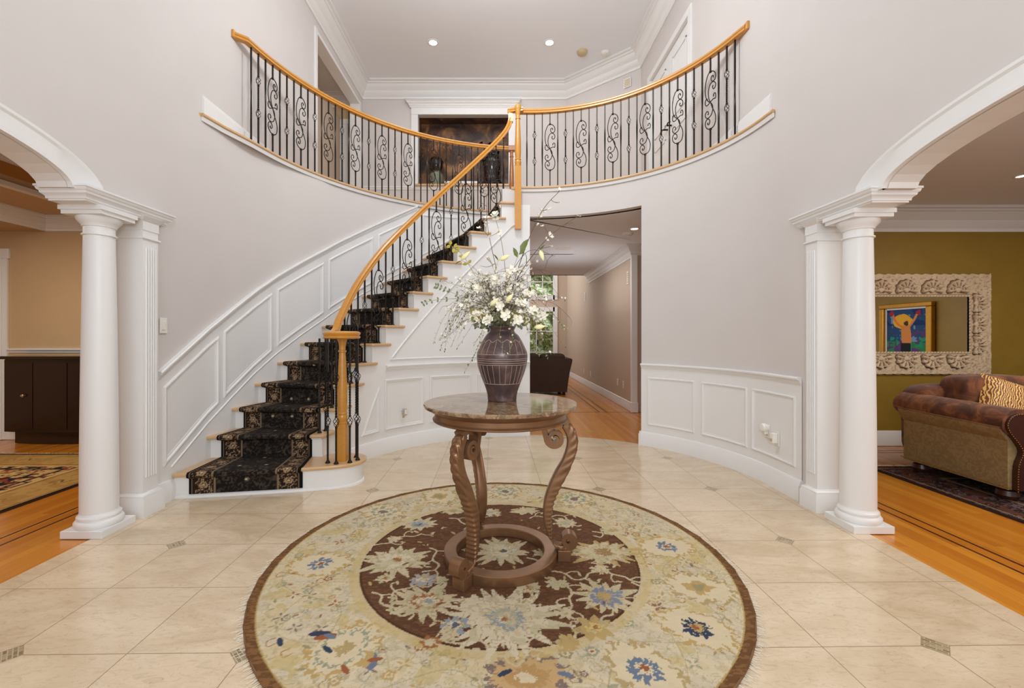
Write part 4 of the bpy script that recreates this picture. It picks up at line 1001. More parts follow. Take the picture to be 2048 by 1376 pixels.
for a in (-122, -4, 116):
    if not legs:
        L = leg_mesh().obj('leg', 'bronze', tb, smooth='full')
        sc1 = scroll_mesh((.298, .662), .046, PI*1.0, 1.9, 1, .028, lead=[(.372, .742), (.33, .760), (.275, .758), (.240, .728)]); sc1.obj('scroll', 'bronze', L, smooth=True)
        sc2 = scroll_mesh((.372, .108), .040, -PI*.75, 1.8, 1, .030, lead=None); sc2.obj('scroll', 'bronze', L, smooth=True)
        MB().box(.315, .385, -.035, .035, 0, .058).obj('foot_block', 'bronze', L, bevel=.002)
    else: L = copy_tree(legs[0], tb)
    L.rotation_euler = (0, 0, math.radians(a)); legs.append(L)

# ---------------------------------------------------------------- vase
VX, VY, VZ = .012, 2.497, TZ+.858
vs = empty('vase', (VX, VY, VZ), 0, 'tall brown glazed vase with incised lines standing on the marble table', 'vase')
vp = [(.0, 0), (.078, 0), (.081, .006), (.083, .03), (.090, .06), (.106, .105), (.125, .155), (.138, .20), (.143, .245), (.140, .27), (.132, .29), (.120, .315), (.105, .345), (.092, .365), (.080, .378), (.072, .386), (.068, .395), (.072, .404), (.076, .412), (.074, .418), (.062, .416), (.055, .40), (.06, .37), (.05, .36), (0, .36)]
vpo = spline(vp[1:-5], 3)
lathe(MB(), [tuple(p) for p in vpo]+[(.062, .416), (.054, .40), (.06, .37)], 56).obj('body', 'vase', vs, smooth='full')
def vr(z): k = np.argsort(vpo[:, 1]); return float(np.interp(z, vpo[k, 1], vpo[k, 0]))
mb = MB()
for z in (.10, .205, .216, .228, .238, .262): tube(mb, [((vr(z)+.0004)*math.cos(a), (vr(z)+.0004)*math.sin(a), z) for a in np.linspace(0, 2*PI, 64, endpoint=False)], .0011, 4, closed=True)
for i in range(26):
    a = i*2*PI/26; tube(mb, [((vr(z)+.0004)*math.cos(a+.03*math.sin(i)), (vr(z)+.0004)*math.sin(a+.03*math.sin(i)), z) for z in np.linspace(.102, .203, 7)], .0008, 4)
for i in range(20):
    a = i*2*PI/20; tube(mb, [((vr(z)+.0004)*math.cos(a+.1*(z-.29)*8), (vr(z)+.0004)*math.sin(a+.1*(z-.29)*8), z) for z in np.linspace(.264, .335, 6)], .0008, 4)
tube(mb, [((vr(.335+.007*math.sin(a*13))+.0005)*math.cos(a), (vr(.335+.007*math.sin(a*13))+.0005)*math.sin(a), .335+.007*math.sin(a*13)) for a in np.linspace(0, 2*PI, 160, endpoint=False)], .0011, 4, closed=True)
mb.obj('incised_decoration', 'incise', vs)

# ---------------------------------------------------------------- flowers in the vase
MOUTH = np.array([VX, VY, VZ+.40])
fr = np.random.default_rng(11)
def PX(x, y, Y): return np.array([(x-1000)*Y/885, Y, 1.23-(y-673)*Y/885])
def frame(d):
    d = np.asarray(d, float); d /= np.linalg.norm(d)+1e-9; a = np.array([0, 0, 1.]) if abs(d[2]) < .9 else np.array([1., 0, 0])
    u = np.cross(a, d); u /= np.linalg.norm(u); return u, np.cross(d, u), d
def blossom(mb, c, d, r, n=5, cup=.35, w=.62):
    u, v, d = frame(d); a0 = fr.uniform(0, 6.28)
    for i in range(n):
        a = a0+i*2*PI/n; e = u*math.cos(a)+v*math.sin(a); f = -u*math.sin(a)+v*math.cos(a); k = r*fr.uniform(.85, 1.1); cu = cup*fr.uniform(.6, 1.3)
        P = [c, c+e*k*.5+f*k*w*.5+d*k*cu*.35, c+e*k*.85+f*k*w*.36+d*k*cu*.7, c+e*k+d*k*cu*.75, c+e*k*.85-f*k*w*.36+d*k*cu*.7, c+e*k*.5-f*k*w*.5+d*k*cu*.35, c+e*k*.55+d*k*cu*.12]
        mb.add(P, [(0, 1, 6), (1, 2, 6), (2, 3, 6), (3, 4, 6), (4, 5, 6), (5, 0, 6)])
def leaf(mb, c, d, L, w, up=(0, 0, 1)):
    d = np.asarray(d, float); d /= np.linalg.norm(d)+1e-9; s = np.cross(d, up); s /= np.linalg.norm(s)+1e-9; nn = np.cross(s, d)
    P = [c, c+d*L*.35+s*w*.5+nn*w*.12, c+d*L*.7+s*w*.4+nn*w*.05, c+d*L-nn*L*.12, c+d*L*.7-s*w*.4+nn*w*.05, c+d*L*.35-s*w*.5+nn*w*.12, c+d*L*.5-nn*w*.05]
    mb.add(P, [(0, 1, 6), (1, 2, 6), (2, 3, 6), (3, 4, 6), (4, 5, 6), (5, 0, 6)])
def lily(mb, c, d, L, w):
    u, v, d = frame(d); t = np.linspace(0, 1, 8); n = 8; V = []
    for q in t:
        r = w*math.sin(PI*q**.8)*.5+.0008
        for k in range(n): a = k*2*PI/n; V.append(c+d*L*q+(u*math.cos(a)+v*math.sin(a))*r*(1+.12*math.cos(3*a)))
    mb.add(V, [(i*n+k, i*n+(k+1) % n, (i+1)*n+(k+1) % n, (i+1)*n+k) for i in range(7) for k in range(n)])
def stem_path(tip, bend=None, wob=.012, start=None, arch=0):
    s = MOUTH+np.array([fr.uniform(-.035, .035), fr.uniform(-.035, .035), -.28]) if start is None else start
    m = MOUTH+np.array([fr.uniform(-.04, .04), fr.uniform(-.04, .04), .0]); tip = np.array(tip)
    dv = tip-m; L = np.linalg.norm(dv); c1 = m+np.array([dv[0]*.18, dv[1]*.18, L*(.32+arch)]); 
    if tip[2] < m[2]: c1 = m+np.array([dv[0]*.35, dv[1]*.35, L*(.35+arch)])
    c2 = m+dv*.68+np.array([0, 0, L*(.12+arch*.8)])+fr.normal(0, wob, 3)
    return spline([s, m, c1, c2, tip], 8)
def stem(name, label, tip, r=.0022, kind='spray', group=None, dens=1.0, arch=0, mat='gtwig', bl=.012, wob=.02, start_f=.35, bd_dir=None):
    P = stem_path(tip, arch=arch, wob=wob); k_ = np.linspace(0, 1, len(P))[:, None]; f1, f2 = fr.uniform(9, 17, 2); P = P+k_*(1-k_)*.028*np.concatenate([np.sin(k_*f1+fr.uniform(0, 6)), np.sin(k_*f2+fr.uniform(0, 6)), np.cos(k_*f1*1.2)*.5], 1); n = len(P); e = empty(name, tuple(MOUTH), 0, label, 'flower stem' if kind not in ('bare', 'leafy', 'bigleaf') else 'branch', group)
    P = P-MOUTH; tw = MB(); tube(tw, P, np.linspace(r, r*.4, n), 5); fl = MB(); lf = MB(); bd = MB(); L = np.linalg.norm(P[-1])
    D = np.gradient(P, axis=0); D /= np.linalg.norm(D, axis=1, keepdims=True)
    def side(i, l, curl=.4):
        d = D[i]+fr.normal(0, .75, 3); d /= np.linalg.norm(d); q = [P[i], P[i]+d*l*.5+fr.normal(0, l*.08, 3), P[i]+d*l+np.array([0, 0, -l*curl*.3])+fr.normal(0, l*.12, 3)]; S = spline(q, 4); tube(tw, S, np.linspace(r*.6, r*.25, len(S)), 4); return S
    i0 = 8+int((n-8)*start_f)
    if kind == 'spray':
        for i in range(i0, n):
            if fr.random() < .8*dens:
                S = side(i, fr.uniform(.02, .06)); 
                for q in (S[-1], S[len(S)//2]): blossom(fl, q, D[i]*.3+fr.normal(0, 1, 3)+np.array([0, -.5, .3]), fr.uniform(.6, 1.15)*bl)
                if fr.random() < .35: leaf(lf, S[1], fr.normal(0, 1, 3), .018, .008)
    if kind == 'bloom':
        for i in list(range(i0, n, 4))+[n-1]:
            rr = fr.uniform(.018, .026) if i < n-1 else fr.uniform(.026, .034)
            blossom(fl, P[i], D[i]*.4+np.array([fr.normal(0, .4), -.8, fr.normal(.2, .4)]), rr, 6, .45, .7); blossom(fl, P[i]+D[i]*.004, D[i]*.4+np.array([0, -.8, .2]), rr*.6, 5, .9, .7)
            if fr.random() < .6: S = side(i, .06); blossom(fl, S[-1], fr.normal(0, 1, 3)+np.array([0, -1, 0]), .012)
            if fr.random() < .5: leaf(lf, P[i], fr.normal(0, 1, 3)+D[i], .04, .016)
    if kind == 'magnolia':
        for i in range(i0, n, 3):
            S = side(i, fr.uniform(.04, .10))
            if fr.random() < .55: blossom(fl, S[-1], fr.normal(0, .6, 3)+np.array([0, -.6, .5]), fr.uniform(.009, .019), 5, .6, .75)
        blossom(fl, P[-8], D[-8]+np.array([0, -.7, 0]), .022, 6, .6, .8); blossom(fl, P[-9], D[-9]+np.array([.3, -.6, 0]), .017, 6, .7, .8)
    if kind == 'bare':
        for i in range(i0, n, 5): side(i, fr.uniform(.05, .12), 1.2)
    if kind == 'leafy':
        for i in range(i0, n, 2):
            for sg in (-1, 1):
                d = np.cross(D[i], [0, 1, 0])*sg+D[i]*.5+fr.normal(0, .25, 3); leaf(lf, P[i], d, fr.uniform(.8, 1.1)*bl*2.0, bl*1.15, (0, 1, .2))
    if kind == 'bud':
        lily(bd, P[-1], bd_dir if bd_dir is not None else D[-1], fr.uniform(.062, .074), .026); leaf(lf, P[-2], D[-1]+fr.normal(0, .5, 3), .05, .016)
    if kind == 'droop':
        for i in range(i0, n):
            if fr.random() < .9: leaf(lf, P[i], D[i]+fr.normal(0, .8, 3), .016, .007)
            if fr.random() < .3: blossom(fl, P[i]+fr.normal(0, .006, 3), fr.normal(0, 1, 3), .007)
    if kind == 'bigleaf':
        leaf(lf, P[-1], D[-1], .085, .034, (0, -1, .3)); leaf(lf, P[-5], D[-5]+np.array([-.8, 0, .2]), .06, .025, (0, -1, .3)); leaf(lf, P[-3], D[-5]+np.array([.8, -.4, .1]), .05, .02, (0, -1, .3))
    tw.obj('twig', mat, e)
    if fl.v: o = fl.obj('blossoms', 'petal', e)
    if lf.v: lf.obj('leaves', {'leafy': 'greyleaf'}.get(kind, 'leaf') if mat != 'ytwig' else 'yleaf', e)
    if bd.v: bd.obj('bud', 'bud', e, smooth='full')
    return e
M['ytwig'] = M['gtwig']
G = 'stems in the brown vase'
stem('blossom_branch', 'tallest blossoming branch at the right of the bouquet, reaching above the opening', PX(1117, 384, 2.45), .0036, 'magnolia', mat='twig')
stem('blossom_branch', 'long dark branch arching to the right of the bouquet below the opening head', PX(1150, 436, 2.42), .0034, 'magnolia', mat='twig', arch=.05)
stem('blossom_branch', 'dark branch at the right of the bouquet whose thin twigs hang down at the tip', PX(1110, 512, 2.4), .0025, 'bare', mat='twig', arch=.22)
stem('blossom_branch', 'upright branch with white blossoms rising highest at the left of the bouquet', PX(972, 393, 2.5), .0028, 'magnolia', mat='twig')
stem('blossom_branch', 'upright branch with a large white bloom just right of the highest left branch', PX(990, 430, 2.44), .0026, 'bloom', mat='gtwig', start_f=.75)
stem('leafy_branch', 'yellow green leafy branch at the upper left of the bouquet', PX(898, 488, 2.45), .002, 'leafy', mat='ytwig', bl=.016, start_f=.6)
stem('leafy_branch', 'grey green leafy branch reaching farthest left from the bouquet', PX(843, 608, 2.42), .0018, 'leafy', bl=.010, start_f=.55)
stem('leafy_branch', 'grey green leafy branch just above the one reaching farthest left', PX(872, 572, 2.5), .0018, 'leafy', bl=.011, start_f=.5)
stem('leafy_branch', 'stem with one large dark green leaf standing above the bouquet right of the vase axis', PX(1040, 505, 2.42), .002, 'bigleaf')
for x, y, Y, lab, bdd in ((998, 520, 2.36, 'cream lily bud pointing left near the top centre of the bouquet', (.9, -.2, .35)), (1080, 500, 2.40, 'white lily bud at the upper right in front of the hall ceiling', (.25, -.2, -.9)), (922, 520, 2.42, 'cream lily bud at the upper left of the bouquet', (.7, -.2, .6)), (980, 612, 2.30, 'cream lily bud low in the middle left above the vase', (.6, -.4, .5)), (1012, 605, 2.28, 'cream lily bud low in the middle just right of the vase axis', (.6, -.4, .7)), (1068, 655, 2.33, 'pale green lily bud at the lower right of the bouquet', (.95, -.3, .1))):
    stem('lily_stem', lab, PX(x, y, Y), .002, 'bud', mat='gtwig', bd_dir=bdd)
for x, y, Y in ((955, 575, 2.36), (1000, 612, 2.27), (1010, 628, 2.26), (1046, 604, 2.30), (1068, 622, 2.33), (946, 632, 2.32), (1022, 538, 2.36), (990, 558, 2.34), (1086, 632, 2.4), (975, 640, 2.27), (1035, 640, 2.27), (1060, 585, 2.36)):
    stem('white_bloom_stem', 'white many-petalled bloom in the heart of the bouquet above the vase', PX(x, y, Y), .002, 'bloom', 'white blooms in the heart of the bouquet', start_f=.85)
for i in range(44):
    a = fr.uniform(0, 2*PI); el = fr.uniform(.0, 1.25); R_ = fr.uniform(.22, .37); d = np.array([math.cos(a)*math.cos(el), .75*math.sin(a)*math.cos(el), math.sin(el)*1.05-.02])
    stem('blossom_spray', 'thin spray of small white blossoms fanning out of the vase', MOUTH+d*R_+np.array([.02, 0, .04]), .0017, 'spray', 'sprays of small white blossoms', dens=1, bl=.0115, arch=fr.uniform(0, .12), mat='twig' if i % 2 else 'gtwig')
for i in range(30):
    a = fr.uniform(0, 2*PI); el = fr.uniform(.0, 1.15); R_ = fr.uniform(.26, .42); d = np.array([math.cos(a)*math.cos(el)*1.1, .7*math.sin(a)*math.cos(el), math.sin(el)])
    stem('curly_twig', 'thin bare brown twig curling out of the bouquet', MOUTH+d*R_, .0017, 'bare', 'bare curling twigs', mat='twig', arch=.15, wob=.05)
for i in range(16):
    a = fr.uniform(0, 2*PI); el = fr.uniform(-.2, .8); R_ = fr.uniform(.10, .22); d = np.array([math.cos(a)*math.cos(el), .8*math.sin(a)*math.cos(el), math.sin(el)])
    stem('greenery_stem', 'short stem of small green leaves filling the bouquet', MOUTH+d*R_+np.array([0, 0, .03]), .0015, 'leafy', 'green filler stems', mat='gtwig' if i % 3 else 'ytwig', bl=.012, start_f=.3)
for i in range(12):
    sx_ = -1 if i % 5 else 1; P_ = MOUTH+np.array([sx_*fr.uniform(.16, .36), fr.uniform(-.15, .1), fr.uniform(-.16, .02)]); stem('weeping_twig', 'thin weeping twig with tiny buds hanging beside the vase', P_, .0014, 'droop', 'weeping twigs', mat='twig' if i % 2 else 'gtwig', arch=fr.uniform(.3, .5), wob=.03)
for x, y, Y, ar in ((866, 688, 2.45, .3), (930, 742, 2.36, .25), (912, 700, 2.42, .25), (1096, 714, 2.40, .3), (1130, 692, 2.45, .25), (892, 672, 2.5, .3), (943, 722, 2.3, .2), (950, 688, 2.3, .15), (1070, 690, 2.36, .2), (1020, 700, 2.33, .1), (1012, 712, 2.335, .1), (1132, 655, 2.45, .2), (1133, 600, 2.45, .1), (880, 560, 2.5, .1)):
    stem('trailing_vine', 'thin leafy vine trailing down over the side of the vase', PX(x, y, Y), .0013, 'droop', 'vines trailing from the bouquet', arch=ar, start_f=.2)

# ---------------------------------------------------------------- sitting room (right)
SY = 5.0; SX = 7.5; SC = 2.68
mb = MB(); mb.box(2.42, SX+.1, SY, SY+.1, 0, SC+.1); mb.box(SX, SX+.1, -1.5, SY, 0, SC+.1); struct(mb.obj('wall_back', 'green'))
mb = MB(); mb.box(XR+.17, SX+.1, -1.5, SY+.1, SC, SC+.1); struct(mb.obj('ceiling', 'ceil'))
mb = MB(); sweep(mb, crown(.27, .13), zpath([(2.40, SY), (SX, SY), (SX, -1.5)], SC)); struct(mb.obj('trim_22', 'white', smooth=True))
bb = [(0, 0), (.024, 0), (.024, .13), (.016, .142), (.016, .152), (.008, .166), (0, .168)]
mb = MB(); sweep(mb, bb, zpath([(2.40, SY), (SX, SY), (SX, -1.5)], 0)); struct(mb.obj('baseboard_back', 'white', smooth=True))
mb = MB(); mb.box(2.255, XR+.31, 3.62, SY, 0, SC); mb.box(XR+.002, XR+.17, 3.25, 3.63, 0, 2.09); struct(mb.obj('wall_left', 'green'))
def ceil_lamp(x, y, z, r, label, power=0, group=None):
    e = empty('ceiling_light', (x, y, z), 0, label, 'ceiling light', group)
    lathe(MB(), [(r*.8, 0), (r*.8, -.004), (r*1.05, -.006), (r*1.25, -.002), (r*1.25, 0)], 28, cap=False).obj('trim_ring', 'white', e, smooth='full')
    lathe(MB(), [(0, -.002), (r*.8, -.002), (r*.8, -.0035), (0, -.0035)], 28, cap=False).obj('lens', 'lamp', e); return e
ceil_lamp(4.71, 4.0, SC, .04, 'small recessed ceiling light in the sitting room at the right edge')
def room_rug(x0, x1, y0, y1, kind, name, label, rim):
    d = .008; R_ = Raster(x0, x1, y0, y1, d, (40, 26, 26)); X, Y = R_.X, R_.Y; full = (slice(None), slice(None)); ed = np.minimum(np.minimum(X-x0, x1-X), np.minimum(Y-y0, y1-Y))
    n = vnoise(X, Y, 16, 3, 2); n2 = vnoise(X, Y, 30, 5, 2)
    if kind == 'dark':
        R_.put(full, n > .55, (70, 34, 36)); R_.put(full, np.abs(n2-.5) < .03, (116, 92, 84)); R_.put(full, n2 > .68, (96, 78, 84)); R_.put(full, (ed < .34) & (n > .52), (84, 50, 40)); R_.put(full, ((ed > .34) & (ed < .37)) | ((ed > .05) & (ed < .065)), (130, 108, 84)); R_.put(full, ed < .03, (36, 20, 20))
    else:
        R_.put(full, ed < 9, (176, 140, 82)); R_.put(full, (n > .58), (160, 122, 66), .7); R_.put(full, ed > .42, (190, 160, 104)); m = ed > .46; nn = vnoise(X, Y, 9, 13, 1); mm = vnoise(X, Y, 14, 23, 1)
        R_.put(full, m & ((np.abs(nn-.5) < .06) | (np.abs(mm-.5) < .055)), (34, 24, 34)); R_.put(full, m & (ed < .56) & (ed > .52), (48, 34, 34)); R_.put(full, m & (n2 > .63), (128, 56, 40))
        R_.put(full, ((ed > .05) & (ed < .06)) | ((ed > .40) & (ed < .41)), (110, 76, 42)); r4 = np.random.default_rng(4)
        for i in range(90):
            t = r4.uniform(0, 1); s_ = r4.integers(0, 4); x = x0+.23 if s_ == 0 else x1-.23 if s_ == 1 else x0+(x1-x0)*t; y = y0+.23 if s_ == 2 else y1-.23 if s_ == 3 else y0+(y1-y0)*t
            if (s_ == 3 and i % 3 == 0) or i % 4: R_.line([(x-.06, y-.03), (x-.02, y+.04), (x+.03, y-.02), (x+.07, y+.03)], .012, [(44, 30, 32), (116, 76, 40), (140, 104, 60)][i % 3])
        R_.put(full, ed < .035, (30, 18, 16))
    Z = .007+.001*vnoise(X, Y, 60, 2, 1); xc, yc = (x0+x1)/2, (y0+y1)/2
    e = empty(name, (xc, yc, 0), 0, label, 'rug'); raster_mesh('pile', np.stack([X-xc, Y-yc, Z], -1), R_.C, 'rug', None, e)
    MB().box(x0-xc, x1-xc, y0-yc, y1-yc, -.003, .006).obj('backing', 'runner' if 0 else simple('rug_backing_'+kind, (60, 40, 34), .9), e)
    mb = MB(); r5 = np.random.default_rng(1)
    for i in range(420):
        x = r5.uniform(x0, x1); P = [(x-xc, y1-yc, .004), (x-xc+r5.uniform(-.015, .015), y1-yc+.035, .003), (x-xc+r5.uniform(-.02, .02), y1-yc+rim, -.001)]; tube(mb, P, .0028, 3)
    f = mb.obj('fringe', simple('fringe_'+kind, (214, 196, 168), .9), e); f['kind'] = 'stuff'; return e
room_rug(3.45, 6.9, 1.0, 4.17, 'dark', 'area_rug', 'dark burgundy patterned rug with pale fringe under the sitting room sofa', .07)
# sofa in the sitting room, back against the green wall, seen from its left arm
def roundbox(mb, x0, x1, y0, y1, z0, z1, r=.05, n=4, puff=0):
    """soft box via superellipsoid mapping"""
    nu, nv = 28, 18; V = []; cx, cy, cz = (x0+x1)/2, (y0+y1)/2, (z0+z1)/2; hx, hy, hz = (x1-x0)/2, (y1-y0)/2, (z1-z0)/2; ex = .28 if not puff else puff
    sg = lambda v, p: math.copysign(abs(v)**p, v)
    for i in range(nv+1):
        ph = -PI/2+PI*i/nv
        for k in range(nu):
            th = 2*PI*k/nu; V.append((cx+hx*sg(math.cos(ph), ex)*sg(math.cos(th), ex), cy+hy*sg(math.cos(ph), ex)*sg(math.sin(th), ex), cz+hz*sg(math.sin(ph), ex)))
    return mb.add(V, [(i*nu+k, i*nu+(k+1) % nu, (i+1)*nu+(k+1) % nu, (i+1)*nu+k) for i in range(nv) for k in range(nu)])
sx, sy = 3.74, 3.24
so = empty('sofa', (sx, sy, 0), 0, 'brown chenille rolled arm sofa with taupe damask sides standing on the dark rug', 'sofa')
MB().box(.03, 2.27, .035, .84, .112, .33).obj('base', 'damask', so, bevel=.01)
def armprof(z0=.33):   # arm section in x-z, rolled outward to the left
    return [(.0, .10), (.0, .46), (-.035, .50), (-.06, .56), (-.055, .62), (-.02, .665), (.04, .685), (.11, .675), (.165, .64), (.185, .58), (.19, .50), (.19, .10)]
def arm(flip, x):
    P = armprof(); V = []
    for y in np.linspace(.02, .86, 12):
        s_ = .035*math.sin(PI*(y-.02)/.84)
        for (a, z) in P: V.append((x+(a if not flip else -a), y, z+(.02*(y/.86) if z > .5 else 0)))
    n = len(P); F = [(i*n+k, i*n+(k+1) % n, (i+1)*n+(k+1) % n, (i+1)*n+k) for i in range(11) for k in range(n)]+[tuple(range(n)), tuple(11*n+k for k in range(n))[::-1]]
    return MB().add(V, F)
for fl_, x in ((False, 0), (True, 2.3)):
    A = arm(fl_, x); A.obj('arm', 'damask', so, smooth=True)
    R_ = MB(); V = []; n = 18
    for y in np.linspace(.0, .90, 14):
        for k in range(n):
            a = 2*PI*k/n; V.append((x+(1 if not fl_ else -1)*(.065+.13*math.cos(a)), y, .585+.02*y+.112*math.sin(a)*(1 if math.sin(a) > 0 else .85)))
    R_.add(V, [(i*n+k, i*n+(k+1) % n, (i+1)*n+(k+1) % n, (i+1)*n+k) for i in range(13) for k in range(n)]+[tuple(range(n)), tuple(13*n+k for k in range(n))[::-1]])
    R_.obj('arm_roll', 'chenille', so, smooth=True)
    sg = 1 if not fl_ else -1
    face = [(.03, .10), (.035, .28), (.07, .38), (.03, .46), (-.02, .52), (-.045, .585), (-.015, .64), (.05, .665), (.11, .64), (.125, .58), (.115, .50), (.15, .40), (.165, .28), (.15, .10)]
    f2 = spline(face, 3); mb = MB(); prism(mb, [(x+sg*p[0], p[1]) for p in f2], -.018, .022, lambda a, b, c: (a, c, b)); L = mb.obj('arm_facing', 'leather', so, bevel=.004)
    nl = MB(); n_ = resample(f2, .018)
    for p in n_: nl.add(*(lambda c: ([(c[0]-.004, -.022, c[1]), (c[0], -.022, c[1]-.004), (c[0]+.004, -.022, c[1]), (c[0], -.022, c[1]+.004), (c[0], -.026, c[1])], [(0, 1, 4), (1, 2, 4), (2, 3, 4), (3, 0, 4)]))((x+sg*p[0], p[1])))
    o = nl.obj('nailhead_trim', 'goldframe', L); o['kind'] = 'stuff'
nl = MB()
for y in np.linspace(.0, .88, 50): nl.box(-.006, .0, y-.004, y+.004, .112, .120)
o = nl.obj('nailhead_trim', 'goldframe', so); o['kind'] = 'stuff'
roundbox(MB(), .02, 2.28, .68, .96, .12, .80, puff=.25).obj('backrest', 'chenille', so, smooth='full')
for i in range(3):
    roundbox(MB(), .2+i*.635, .2+(i+1)*.635-.008, .06, .72, .32, .47, puff=.3).obj('seat_cushion', 'chenille', so, smooth='full')
for i, (xx, zz) in enumerate(((.24, .885), (.86, .875), (1.48, .88))): roundbox(MB(), xx-.04, xx+.62, .48, .78, .44, zz+.01, puff=.36).obj('back_cushion', 'chenille', so, smooth='full')
for (x, y) in ((.09, .10), (.09, .78), (2.2, .10), (2.2, .78)):
    lathe(MB(), [(.03, .008), (.055, .014), (.068, .04), (.06, .075), (.04, .09), (.045, .108)], 20, (x, y)).obj('foot', 'leather', so, smooth=True)
def pillow(w_, h_, t_, mat, loc, rot, name, label):
    mb = MB(); n = 14; u = np.linspace(-1, 1, n); V = []
    for s_ in (1, -1):
        for a in u:
            for b in u: k = max(0, (1-a**4)*(1-b**4))**.5; V.append((a*w_/2*(1-.06*(1-b*b)), s_*t_/2*k, b*h_/2*(1-.06*(1-a*a))))
    F = [(i*n+k, i*n+k+1, (i+1)*n+k+1, (i+1)*n+k) for i in range(n-1) for k in range(n-1)]; F += [tuple(n*n+q for q in f[::-1]) for f in F]
    o = mb.add(V, F).obj(name, mat, None, smooth='full'); o.location = loc; o.rotation_euler = rot; tag(o, label, 'pillow'); return o
pillow(.50, .40, .17, 'stripe', (sx+.50, sy+.40, .665), (-.45, .35, -.35), 'throw_pillow', 'gold and rust striped throw pillow leaning behind the left sofa arm')
pillow(.42, .36, .15, 'leopard', (sx+.78, sy+.22, .60), (-.7, .15, -.3), 'throw_pillow', 'leopard print throw pillow in front of the striped pillow at the picture edge')
# big carved mirror
def carved_mirror():
    X0, X1, Z0, Z1 = 3.87, 5.53, .79, 1.945; FW = .272; d = .005; nx = int((X1-X0)/d)+1; nz = int((Z1-Z0)/d)+1
    X, Z = np.meshgrid(np.linspace(0, X1-X0, nx), np.linspace(0, Z1-Z0, nz)); W, H = X1-X0, Z1-Z0
    h = np.full(X.shape, .02); ed = np.minimum(np.minimum(X, W-X), np.minimum(Z, H-Z)); n = vnoise(X, Z, 28, 4, 2); h += .012*(n-.5)+.008*(vnoise(X, Z, 60, 14, 2)-.5)
    def shell(x, z, dx, dz, r=.115):   # fan opening towards (dx, dz)
        u = (X-x)*dx+(Z-z)*dz; v = -(X-x)*dz+(Z-z)*dx; R_ = np.hypot(u+.03, v); A = np.arctan2(v, u+.03)
        m = (R_ < r*(1+.05*np.cos(A*11))) & (np.abs(A) < 1.9) & (R_ > .032)
        hh = .03+.016*(R_/r)+.011*np.cos(A*11)*np.clip(R_/.05, 0, 1); h[m] = hh[m]; g = (np.abs(R_-r*(1+.05*np.cos(A*11))) < .007) & (np.abs(A) < 2.0); h[g] = .010
        for s_ in (-1, 1):
            q = np.hypot(u+.018, v-s_*.045); m2 = q < .026; h[m2] = .034+.007*np.cos(q[m2]*340)
        q = np.hypot(u+.03, v); m3 = q < .026; h[m3] = .042-.3*q[m3]
    st = .287
    for i in range(-1, 3): 
        for zc, dz in ((H-.165, 1), (.165, -1)): shell(W/2+(i-.5)*st+0.0, zc, 0, dz)
    for k in (-1, 0, 1):
        shell(W-.165, H/2+k*.235, 1, 0, .105); shell(.165, H/2+k*.235, -1, 0, .105)
    inner_ = (ed > FW-.035) & (ed < FW+.03); h[inner_] = .022; h[(ed > FW-.03) & (ed < FW-.022)] = .008
    bead = (ed > FW-.018) & (ed < FW-.004); ph = np.where(np.minimum(X, W-X) < np.minimum(Z, H-Z), Z, X); h[bead] = (.022+.006*np.cos(ph*180))[bead]
    rim = np.clip(ed/.02, 0, 1); h = h*rim+.004
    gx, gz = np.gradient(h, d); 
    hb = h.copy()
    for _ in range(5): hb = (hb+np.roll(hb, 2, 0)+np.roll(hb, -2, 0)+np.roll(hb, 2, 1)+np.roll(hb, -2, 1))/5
    cav = np.clip((hb-h)/.006, 0, 1)   # shade painted into the grooves to strengthen the carving
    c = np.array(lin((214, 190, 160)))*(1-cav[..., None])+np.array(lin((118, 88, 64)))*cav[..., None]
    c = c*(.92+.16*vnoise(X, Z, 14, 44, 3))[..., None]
    mask = ed < FW; mask &= (ed > .006*(1+np.sin(X*60)+np.cos(Z*50)))
    e = empty('wall_mirror', ((X0+X1)/2, SY-.012, Z0), 0, 'large mirror in a whitewashed shell-carved frame on the green wall', 'mirror')
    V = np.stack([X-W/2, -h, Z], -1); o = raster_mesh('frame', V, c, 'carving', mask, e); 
    g = MB(); g.add([(-W/2+FW-.03, -.016, FW-.03), (W/2-FW+.03, -.016, FW-.03), (W/2-FW+.03, -.016, H-FW+.03), (-W/2+FW-.03, -.016, H-FW+.03)], [(0, 1, 2, 3)]); g.obj('mirror_glass', 'mirror', e)
    MB().box(-W/2+.02, W/2-.02, -.008, .008, .02, H-.02).obj('backing', 'brownframe', e)
carved_mirror()
